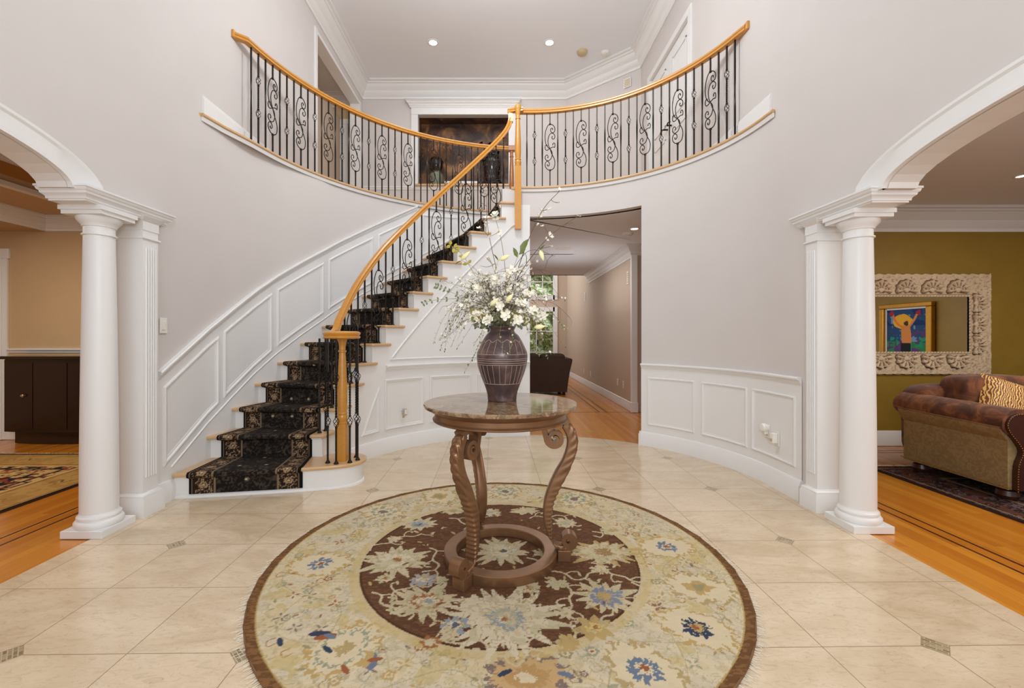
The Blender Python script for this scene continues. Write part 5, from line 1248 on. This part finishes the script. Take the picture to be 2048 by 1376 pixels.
# painting on the far side wall (seen in the mirror)
def painting():
    d = .008; R_ = Raster(0, .78, 0, 1.0, d, (40, 74, 120)); X, Y = R_.X, R_.Y; full = (slice(None), slice(None)); n = vnoise(X, Y, 6, 3, 3); n2 = vnoise(X, Y, 9, 8, 3)
    R_.put(full, Y < .36+.1*n, (44, 130, 78)); R_.put(full, (n > .56) & (Y < .6), (90, 60, 120)); R_.put(full, (n2 > .6) & (Y < .5), (30, 150, 110)); R_.put(full, (n2 < .38) & (Y > .4), (110, 150, 190)); R_.put(full, (n > .6) & (Y > .7), (24, 50, 110))
    R_.put(full, (((X-.45)/.2)**2+((Y-.78)/.14)**2 < 1+.5*(n-.5)), (232, 176, 52))
    R_.put(full, (np.abs(X-.38-.05*(Y-.5)) < .10-.08*np.abs(Y-.52)) & (Y > .36) & (Y < .70), (214, 140, 74)); R_.line([(.34, .66), (.24, .78), (.16, .92)], .045, (214, 140, 80)); R_.line([(.44, .66), (.58, .76), (.66, .92)], .045, (224, 130, 60)); R_.flower(.38, .74, .05, 3, [(1, (70, 44, 40))])
    R_.flower(.14, .93, .05, 3, [(1, (170, 36, 50))]); R_.flower(.68, .93, .05, 3, [(1, (180, 40, 44))])
    R_.put(full, (np.abs(X-.39) < .10) & (Y > .20) & (Y < .38), (22, 24, 34)); R_.put(full, (np.abs(X-.34) < .04) & (Y < .20), (206, 130, 90)); R_.put(full, (np.abs(X-.45) < .04) & (Y < .20), (190, 110, 80))
    e = empty('framed_painting', (SX-.03, 1.81, .62), 0, 'gilt framed colourful painting of an athlete with raised arms, seen in the carved mirror', 'painting')
    raster_mesh('canvas', np.stack([np.full(X.shape, -.012), -(X-.39), Y+.11], -1)[:, ::1], R_.C, 'canvas', None, e)
    mb = MB(); P = [(-.042, .52, .0), (-.042, -.52, 0)]
    for (a, b, c, q, nm) in ((-.40, .40, .07, .11, 0), (-.40, .40, 1.11, 1.15, 0), (-.43, -.39, .07, 1.15, 0), (.39, .43, .07, 1.15, 0)): mb.box(-.02, .0, a, b, c, q)
    mb.obj('liner', 'white', e)
    mb = MB(); mb.box(-.06, .02, -.53, .53, 0, .08); mb.box(-.06, .02, -.53, .53, 1.14, 1.22); mb.box(-.06, .02, -.53, -.42, .08, 1.14); mb.box(-.06, .02, .42, .53, .08, 1.14); mb.obj('frame', 'goldframe', e, bevel=.015)
painting()

# ---------------------------------------------------------------- dining room (left)
DY = 5.3; DX = -7.0
mb = MB(); mb.box(DX, XL-.0, DY, DY+.1, 0, 3.2); mb.box(DX-.1, DX, -1.5, DY, 0, 3.2); struct(mb.obj('wall_back', 'dinwall'))
mb = MB(); mb.box(-2.66, -2.60, 3.22, DY, 0, 2.68); struct(mb.obj('wall_right', 'dinwall'))
mb = MB(); mb.box(DX, -5.44, -1.5, DY, 2.49, 2.68); mb.box(-5.44, -4.62, -1.5, DY, 2.66, 2.74); mb.box(-4.62, -2.66, 4.55, DY, 2.66, 2.74); mb.box(-2.98, -2.66, -1.5, 4.55, 2.66, 2.74); struct(mb.obj('ceiling', 'dinwall'))
mb = MB(); mb.box(-4.8, -2.8, -1.5, 4.8, 2.95, 3.02); mb.box(-4.7, -4.62, -1.5, 4.6, 2.74, 2.95); mb.box(-4.7, -2.9, 4.55, 4.63, 2.74, 2.95); mb.box(-2.98, -2.9, -1.5, 4.6, 2.74, 2.95); struct(mb.obj('ceiling', 'gold_ceil'))
mb = MB(); sweep(mb, crown(.09, .07), zpath([(-4.62, -1.4), (-4.62, 4.55), (-2.98, 4.55), (-2.98, -1.4)], 2.95)); sweep(mb, [(-.05, -.03), (.03, -.03), (.03, .012), (-.05, .0)], zpath([(-4.62, -1.4), (-4.62, 4.55), (-2.98, 4.55), (-2.98, -1.4)], 2.665))
for y in (3.55, 2.5): mb.box(-4.62, -2.98, y, y+.14, 2.86, 2.95)
sweep(mb, crown(.17, .11), zpath([(-5.44, -1.4), (-5.44, DY), (-2.66, DY), (-2.66, 3.3)], 2.66)); struct(mb.obj('trim_23', 'white', smooth=True))
mb = MB(); sweep(mb, [(0, -.04), (.012, -.04), (.02, -.015), (.034, -.005), (.034, .012), (0, .015)], zpath([(-5.88, DY), (-2.66, DY)], 1.075)); sweep(mb, bb, zpath([(-5.88, DY), (-2.66, DY), (-2.66, 3.3)], 0)); struct(mb.obj('baseboard_dining', 'white', smooth=True))
mb = MB(); mb.box(-6.0, -5.88, DY-.03, DY, 0, 2.16); mb.box(-7.0, -5.86, DY-.03, DY, 2.16, 2.28); mb.box(-5.95, -5.93, DY-.042, DY-.03, 0, 2.16); struct(mb.obj('trim_24', 'white', bevel=.005))
room_rug(-6.4, -3.48, 1.0, 4.62, 'gold', 'area_rug', 'gold and black oriental rug on the dining room floor at the left edge', .03)
cb = empty('black_sideboard', (-5.1, 5.05, 0), 0, 'black lacquered bow-fronted sideboard against the dining room wall behind the left column', 'sideboard')
def bow(x0, x1, y_, dep, z0, z1, ov=0):
    ts = np.linspace(-1, 1, 15); fr_ = [(x0-ov+(x1-x0+2*ov)*(t+1)/2, y_-dep*(1-t*t)-ov) for t in ts]; mb = MB(); prism(mb, fr_+[(x1+ov, .22), (x0-ov, .22)], z0, z1); return mb
bow(-.58, .58, .02, .05, .14, .96).obj('body', 'black_lacquer', cb, smooth=True)
bow(-.58, .58, .02, .05, .97, 1.005, .03).obj('top', 'black_lacquer', cb, bevel=.006); bow(-.56, .56, .03, .05, .955, .97, .012).obj('moulding', 'black_lacquer', cb)
bow(-.50, .50, .06, .05, 0, .13).obj('plinth', 'black_lacquer', cb, smooth=True)
for x0, x1 in ((-.56, -.20), (-.19, .19), (.20, .56)):
    mb = MB(); xs = np.linspace(x0, x1, 7); yb = lambda x: .02-.05*(1-(x/.58)**2)
    V = []; 
    for x in xs: V += [(x, yb(x)-.012, .18), (x, yb(x)-.012, .93), (x, yb(x)+.004, .93), (x, yb(x)+.004, .18)]
    mb.add(V, [(4*i+k, 4*i+4+k, 4*i+4+(k+1) % 4, 4*i+(k+1) % 4) for i in range(6) for k in range(4)]+[(0, 1, 2, 3), (27, 26, 25, 24)]); dr = mb.obj('door', 'black_lacquer', cb, smooth=True)
    if x0 < -.3: lathe(MB(), [(.006, 0), (.006, .012), (.016, .018), (.018, .026), (.012, .034), (0, .036)], 16).xf(Matrix.Translation((-.30, yb(-.3)-.010, .56)) @ Matrix.Rotation(PI/2, 4, 'X')).obj('knob', 'chrome', dr, smooth=True)

# ---------------------------------------------------------------- hall and family room behind the opening
HX = 2.157; BY = 14.2; HC2 = 2.72
mb = MB(); mb.box(HX, HX+.12, 7.25, BY+.1, 0, 5.2); mb.box(HX, 2.9, 7.2, 7.25, 0, HC2); mb.box(2.6, 2.72, 5.1, 7.25, 0, HC2); struct(mb.obj('wall_right', 'hallwall'))
mb = MB(); mb.box(-3, HX+.8, 8.0, 10.8, HC2, HC2+.1); mb.box(-3, HX+.3, 10.7, 10.8, HC2, 5.2); mb.box(XR, 2.9, 5.0, 8.0, HC2+.001, HC2+.1); mb.box(1.0, 2.3, 6.9, 8.06, HC2+.0015, HC2+.1); mb.box(-3.0, HX+.3, 10.8, BY+.1, 5.2, 5.3); struct(mb.obj('ceiling', 'ceil'))
mb = MB(); mb.box(-3, -2.9, 6.75, BY+.1, 0, 5.2); struct(mb.obj('wall_left', 'hallwall'))
mb = MB(); sweep(mb, crown(.20, .13), zpath([(HX, 10.7), (HX, 7.22), (2.6, 7.2)], HC2)); struct(mb.obj('trim_25', 'white', smooth=True))
mb = MB(); sweep(mb, [(0, 0), (.02, 0), (.02, .10), (.012, .12), (.012, .14), (0, .15)], zpath([(HX, BY), (HX, 7.26)], 0)); struct(mb.obj('baseboard_hall', 'white', smooth=True))
mb = MB(); mb.box(HX-.03, HX+.07, 7.16, 7.215, 0, 2.55); mb.box(HX-.04, HX+.08, 7.15, 7.2, 0, .16); struct(mb.obj('trim_26', 'white', bevel=.004))
# back wall with transom window and glazed door
wx0, wx1 = .55, 1.80
mb = MB(); mb.box(-3, wx0, BY, BY+.12, 0, 5.2); mb.box(wx1, HX+.1, BY, BY+.12, 0, 5.2); mb.box(wx0, wx1, BY, BY+.12, 2.12, 2.45); mb.box(wx0, wx1, BY, BY+.12, 4.0, 5.2); struct(mb.obj('wall_back', 'hallwall'))
def window(name, x0, x1, z0, z1, y, nx, nz, t=.05):
    fr_ = MB(); fr_.box(x0-.09, x0+t, y-.04, y+.06, z0-.09, z1+.09); fr_.box(x1-t, x1+.09, y-.04, y+.06, z0-.09, z1+.09); fr_.box(x0, x1, y-.04, y+.06, z0-.09, z0+t); fr_.box(x0, x1, y-.04, y+.06, z1-t, z1+.09)
    for i in range(1, nx): xx = x0+(x1-x0)*i/nx; fr_.box(xx-.012, xx+.012, y, y+.04, z0, z1)
    for i in range(1, nz): zz = z0+(z1-z0)*i/nz; fr_.box(x0, x1, y, y+.04, zz-.012, zz+.012)
    o = struct(fr_.obj(name, 'white')); g = MB(); g.box(x0, x1, y+.018, y+.024, z0, z1).obj('pane', 'glass', o); return o
window('window_1', wx0+.05, wx1-.05, 2.5, 3.95, BY, 3, 3); dw = window('door_1', wx0+.05, wx1-.05, .05, 2.08, BY, 2, 3)
MB().box(1.18, 1.22, BY-.09, BY-.05, .92, 1.12).obj('door_handle', 'iron', dw)
mb = MB(); g_ = np.linspace(0, 1, 60)
V = [(-3+9*a, 17.2+.5*math.sin(a*17)*math.cos(b*11)+.3*math.sin(a*41+b*29), 5.5*b) for b in g_ for a in g_]; mb.add(V, [(i*60+k, i*60+k+1, (i+1)*60+k+1, (i+1)*60+k) for i in range(59) for k in range(59)])
o = mb.obj('garden_hedge', 'garden'); tag(o, 'sunlit green foliage outside the family room windows', 'hedge'); o['kind'] = 'stuff'
area('garden_daylight', (1.5, 14.7, 6.5), (PI/4, 0, 0), 5, 2, 380)
# brown sofa in the family room
fs = empty('sofa', (.55, 9.3, 0), 0, 'dark brown sofa seen from behind in the hall beyond the opening', 'sofa')
mb = MB(); V = []; pr = [(.86, .06), (.88, .25), (.92, .5), (.96, .66), (.975, .74), (.95, .765)]
for y in (0, .9):
    for x, z in pr: V.append((x, y, z))
    for x, z in pr[::-1]: V.append((-x, y, z))
n = 12; mb.add(V, [tuple(range(n)), tuple(range(n, 2*n))[::-1]]+[(k, (k+1) % n, n+(k+1) % n, n+k) for k in range(n)]); mb.obj('body', 'brown_sofa', fs, smooth=True, bevel=.02)
for x0 in (-.8, -.25, .3): roundbox(MB(), x0, x0+.54, .08, .34, .55, .87, puff=.4).obj('back_cushion', 'brown_sofa', fs, smooth='full')
for x in (-.8, .8):
    for y in (.08, .82): MB().box(x-.03, x+.03, y-.03, y+.03, -.004, .07).obj('foot', 'black_lacquer', fs)

# ---------------------------------------------------------------- upper hall: niche, doors, devices
mb = MB(); mb.box(NX0, NX1, 8.34, 8.40, NZ0, NZ1); mb.box(NX0-.06, NX0, 8.11, 8.4, NZ0, NZ1); mb.box(NX1, NX1+.06, 8.11, 8.4, NZ0, NZ1); mb.box(NX0, NX1, 8.1, 8.4, NZ1, NZ1+.05); struct(mb.obj('wall_niche', 'niche'))
mb = MB(); mb.box(NX0-.12, NX0, 7.972, 8, 3.9, NZ1+.04); mb.box(NX1, NX1+.12, 7.972, 8, 3.9, NZ1+.04); mb.box(NX0-.12, NX1+.12, 7.965, 8, NZ1, 5.36)
sweep(mb, crown(.12, .10), zpath([(NX0-.13, 8.0), (NX0-.13, 7.965), (NX1+.13, 7.965), (NX1+.13, 8.0)][::1], 5.47)); struct(mb.obj('trim_27', 'white'))
mb = MB(); mb.box(NX0-.05, NX1+.05, 7.93, 8.35, NZ0-.035, NZ0); struct(mb.obj('trim_28', 'oak', bevel=.006))
mb = MB(); sweep(mb, [(0, -.05), (.012, -.05), (.02, -.02), (.03, -.01), (.03, .01), (0, .012)], zpath([(XL, 8), (NX0-.05, 8)], 3.93)); sweep(mb, [(0, -.05), (.012, -.05), (.02, -.02), (.03, -.01), (.03, .01), (0, .012)], zpath([(NX0-.05, 7.998), (XD, 7.998)], 3.93)); struct(mb.obj('trim_29', 'white'))
e = empty('urn_arrangement', (-1.17, 8.12, NZ0), 0, 'green and black urn with twigs at the left of the niche', 'urn')
lathe(MB(), [(.07, 0), (.10, .02), (.13, .12), (.12, .22), (.08, .28), (.07, .30), (.11, .36), (.12, .42), (.09, .47), (.06, .48)], 24).obj('urn', simple('mottled_green_glaze', (112, 116, 96), .4, 0, .4, 18), e, smooth=True)
lathe(MB(), [(.08, .285), (.118, .34), (.128, .42), (.14, .46), (.10, .52), (.05, .50)], 20).obj('collar', 'black_lacquer', e, smooth=True)
mb = MB(); lv = MB()
for i in range(26):
    a = fr.uniform(0, 6.28); t = np.array([.26*math.cos(a), .10*math.sin(a), fr.uniform(.62, .86)]); S = spline([(0, 0, .46), tuple(t*.5+np.array([0, 0, .24])+fr.normal(0, .03, 3)), tuple(t), tuple(t+np.array([.08*math.cos(a), 0, -.10]))], 5); tube(mb, S, .004, 4)
    for q in S[8::3]: leaf(lv, q, fr.normal(0, 1, 3), .04, .02)
mb.obj('twigs', simple('rust_twig', (104, 62, 40), .7), e); lv.obj('leaves', simple('rust_leaf', (120, 66, 38), .7), e)
e = empty('dark_sculpture', (-.15, 8.13, NZ0), 0, 'tall black sculpture at the right of the niche', 'sculpture')
lathe(MB(), [(.20, 0), (.21, .05), (.17, .10), (.14, .20), (.15, .32), (.17, .42), (.13, .52), (.09, .58)], 14).obj('body', 'black_lacquer', e, smooth=True)
mb = MB()
for i in range(30): c = np.array([fr.normal(0, .10), fr.normal(0, .05), fr.uniform(.5, .84)]); blossom(mb, c, fr.normal(0, 1, 3), .055, 6, .6, .8)
mb.obj('petals', 'black_lacquer', e)
e = empty('open_book', (-.70, 8.05, NZ0), 0, 'open pale book lying on the niche ledge', 'book')
for s_ in (-1, 1): MB().box(min(0, s_*.30), max(0, s_*.30), -.10, .12, .004, .055).obj('pages', 'plastic', e, bevel=.01)
MB().box(-.32, .32, -.11, .13, 0, .006).obj('cover', 'brownframe', e)
# double doors in the right upper wall
for i, (y0, y1) in enumerate(((5.275, 5.947), (5.953, 6.625))):
    mb = MB(); mb.box(XR+.03, XR+.07, y0, y1, F2+.01, 5.05)
    for z0, z1 in ((F2+.18, F2+.85), (F2+1.02, F2+1.82)):
        for a, b in (((y0+.12, y1-.12), (z0, z0+.025)), ((y0+.12, y1-.12), (z1-.025, z1)), ((y0+.12, y0+.145), (z0, z1)), ((y1-.145, y1-.12), (z0, z1))): mb.box(XR+.018, XR+.03, a[0], a[1], b[0], b[1])
    o = struct(mb.obj('door_%d' % (i+2), 'white', bevel=.003)); yk = 5.947-.06 if i == 0 else 5.953+.06
    h_ = MB(); tube(h_, [(XR+.03, yk, F2+.95), (XR-.03, yk, F2+.95)], .012, 8); tube(h_, spline([(XR-.03, yk, F2+.95), (XR-.035, yk+(-.05 if i == 0 else .05), F2+.96), (XR-.03, yk+(-.11 if i == 0 else .11), F2+.945)], 4), .009, 8); h_.obj('door_handle', 'iron', o, smooth='full')
mb = MB(); mb.box(-3.52, -2.76, 8.02, 8.055, F2+.005, 5.08)
for z0, z1 in ((F2+.2, F2+.85), (F2+1.05, F2+1.80)):
    for x0, x1 in ((-3.42, -3.18), (-3.10, -2.86)): mb.box(x0, x1, 8.012, 8.02, z0, z0+.02); mb.box(x0, x1, 8.012, 8.02, z1-.02, z1); mb.box(x0, x0+.02, 8.012, 8.02, z0, z1); mb.box(x1-.02, x1, 8.012, 8.02, z0, z1)
o = struct(mb.obj('door_4', 'white', bevel=.003)); h_ = MB(); tube(h_, [(-2.84, 8.02, F2+.93), (-2.84, 7.96, F2+.93)], .012, 8); tube(h_, spline([(-2.84, 7.96, F2+.93), (-2.90, 7.955, F2+.945), (-2.96, 7.96, F2+.925)], 4), .010, 8); h_.obj('door_handle', 'iron', o, smooth='full')
mb = MB(); mb.box(-3.62, -3.525, 8.03, 8.058, F2, 5.18); mb.box(-2.755, -2.66, 8.03, 8.058, F2, 5.18); mb.box(-3.53, -2.75, 8.03, 8.058, 5.085, 5.18); struct(mb.obj('trim_31', 'white', bevel=.004))
mb = MB(); mb.box(XR-.018, XR+.1, 5.18, 5.272, F2, 5.14); mb.box(XR-.018, XR+.1, 6.628, 6.72, F2, 5.14); mb.box(XR-.018, XR+.1, 5.27, 6.63, 5.055, 5.14); struct(mb.obj('trim_30', 'white', bevel=.004))
ceil_lamp(-1.04, 6.88, HC, .075, 'left of the two lit recessed lights in the foyer ceiling'); ceil_lamp(.77, 6.88, HC, .075, 'right of the two lit recessed lights in the foyer ceiling')
def disc(name, x, y, z, r, h, mat, label, cat, sub=True):
    e = empty(name, (x, y, z), 0, label, cat); lathe(MB(), [(0, -h), (r*.55, -h), (r*.8, -h*.85), (r*.98, -h*.4), (r, 0), (0, 0)], 28).obj('cover', mat, e, smooth=True)
    if sub: lathe(MB(), [(0, -h-.004), (r*.35, -h-.004), (r*.38, -h), (0, -h)], 20).obj('grille', mat, e, smooth=True)
    return e
disc('smoke_detector', 1.32, 7.1, HC, .085, .05, 'beigeplastic', 'yellowed round smoke detector on the foyer ceiling', 'smoke detector'); disc('smoke_detector', 1.69, 7.12, HC, .07, .035, 'plastic', 'small white round detector right of the yellowed one on the ceiling', 'smoke detector')
disc('smoke_detector', 1.84, 6.38, HC2, .08, .035, 'plastic', 'white round smoke detector on the hall ceiling', 'smoke detector'); ceil_lamp(1.86, 6.12, HC2, .06, 'lit recessed light in the hall ceiling beside the smoke detector')
disc('ceiling_speaker', 1.08, 7.5, HC2, .13, .008, 'plastic', 'flat round speaker grille on the hall ceiling behind the flower branches', 'ceiling speaker', False)
def plate(name, loc, rz, w_, h_, label, cat, kind='outlet'):
    """plate facing -y before rotation"""
    e = empty(name, loc, rz, label, cat); MB().box(-w_/2, w_/2, -.007, 0, -h_/2, h_/2).obj('cover_plate', 'plastic', e, bevel=.003)
    if kind == 'switch': MB().box(-w_*.22, w_*.22, -.012, -.006, -h_*.28, h_*.28).obj('rocker', 'plastic', e, bevel=.002)
    if kind == 'outlet':
        for s_ in (-1, 1): lathe(MB(), [(0, 0), (.015, 0), (.014, .003), (0, .003)], 16).xf(Matrix.Translation((0, -.006, s_*h_*.2)) @ Matrix.Rotation(PI/2, 4, 'X')).obj('socket', 'beigeplastic', e)
    if kind == 'grille':
        for k in range(5): MB().box(-w_*.38, w_*.38, -.012, -.006, -h_*.36+k*h_*.16, -h_*.36+k*h_*.16+h_*.07).obj('slat', 'beigeplastic', e)
    return e
plate('light_switch', (XL+.003, 3.265, 1.31), PI/2, .072, .115, 'white light switch on the left wall beside the fluted pilaster', 'light switch', 'switch')
def wallpt(path, px): s_ = s_of(path, px); p = path.at(s_); r_ = path.right(s_); return p, r_, s_
for px, py, nm, lab, k in ((1537, 862, 'wall_outlet', 'wall outlet with a round white plug-in in the rightmost wainscot panel', 1), (1556, 877, 'wall_outlet', 'wall outlet with a white plug-in adapter near the right pilaster', 2)):
    p, r_, s_ = wallpt(PRW, px); z = 1.23-(py-673)/885*p[1]; e = plate(nm, (p[0]+r_[0]*.008, p[1]+r_[1]*.008, z), math.atan2(r_[1], r_[0])+PI/2, .07, .115, lab, 'outlet')
    q = empty('plug_in_freshener' if k == 1 else 'plug_in_adapter', (p[0]+r_[0]*.015, p[1]+r_[1]*.015, z+(.03 if k == 1 else 0)), e.rotation_euler[2], 'round white plug-in air freshener on the right wall outlet' if k == 1 else 'white plug-in adapter beside the round air freshener', 'plug')
    if k == 1: lathe(MB(), [(0, .0), (.03, .0), (.036, .012), (.036, .035), (.028, .045), (0, .047)], 24).xf(Matrix.Rotation(PI/2, 4, 'X')).obj('cap', 'plastic', q, smooth=True); MB().box(-.018, .018, -.03, -.0, -.055, -.02).obj('plug', 'plastic', q, bevel=.004)
    else: MB().box(-.022, .022, -.04, 0, -.035, .045).obj('body', 'plastic', q, bevel=.005); MB().box(-.012, .012, -.043, -.039, -.02, .0).obj('lens', 'beigeplastic', q)
p, r_, s_ = wallpt(PSTR, 806); e = plate('wall_outlet', (p[0]+r_[0]*.002, p[1]+r_[1]*.002, 1.23-(829-673)/885*p[1]), math.atan2(r_[1], r_[0])+PI/2, .07, .115, 'wall outlet in the wainscot panel below the stairs', 'outlet')
q = empty('night_light', (p[0]+r_[0]*.01, p[1]+r_[1]*.01, 1.23-(826-673)/885*p[1]), e.rotation_euler[2], 'small clear plug-in night light on the outlet below the stairs', 'night light'); MB().box(-.02, .022, -.035, 0, -.02, .05).obj('housing', 'chrome', q, bevel=.004); MB().box(-.014, .016, -.042, -.034, -.008, .04).obj('shade', 'plastic', q, bevel=.003)
for y, z, w_, h_, k, lab in ((7.46, 2.22, .10, .22, 'grille', 'grey speaker grille high on the near end of the hall wall'), (11.2, 2.24, .16, .22, 'grille', 'small grey speaker grille farther down the hall wall')): plate('wall_speaker', (HX-.002, y, z), -PI/2, w_, h_, lab, 'speaker', k)
for y, z, lab in ((7.72, .39, 'wall outlet low on the hall wall nearest the opening'), (8.1, .40, 'second low outlet on the hall wall from the opening'), (10.5, .34, 'third low outlet on the hall wall from the opening'), (11.3, .34, 'farthest low outlet on the hall wall')): plate('wall_outlet', (HX-.002, y, z), -PI/2, .075, .12, lab, 'outlet')
dd_ = np.array([XR-XD, 7.06-8.0]); dd_ /= np.linalg.norm(dd_); pp_ = np.array([XD, 8.0])+dd_*1.18; plate('wall_thermostat', (pp_[0]-.006, pp_[1]-.01, 5.36), math.atan2(dd_[1], dd_[0]), .13, .15, 'small square grille below the crown on the angled upper wall', 'vent', 'grille')

GROUPS = {'wall_outlet': 'wall outlets', 'ceiling_light': 'recessed ceiling lights', 'smoke_detector': 'ceiling smoke detectors', 'wall_speaker': 'speaker grilles on the hall wall', 'throw_pillow': 'throw pillows on the sitting room sofa', 'balcony_railing': 'railings of the upper balcony'}
for o in list(COL.objects):
    g = GROUPS.get(o.name.split('.')[0])
    if g and o.parent is None and 'group' not in o: o['group'] = g
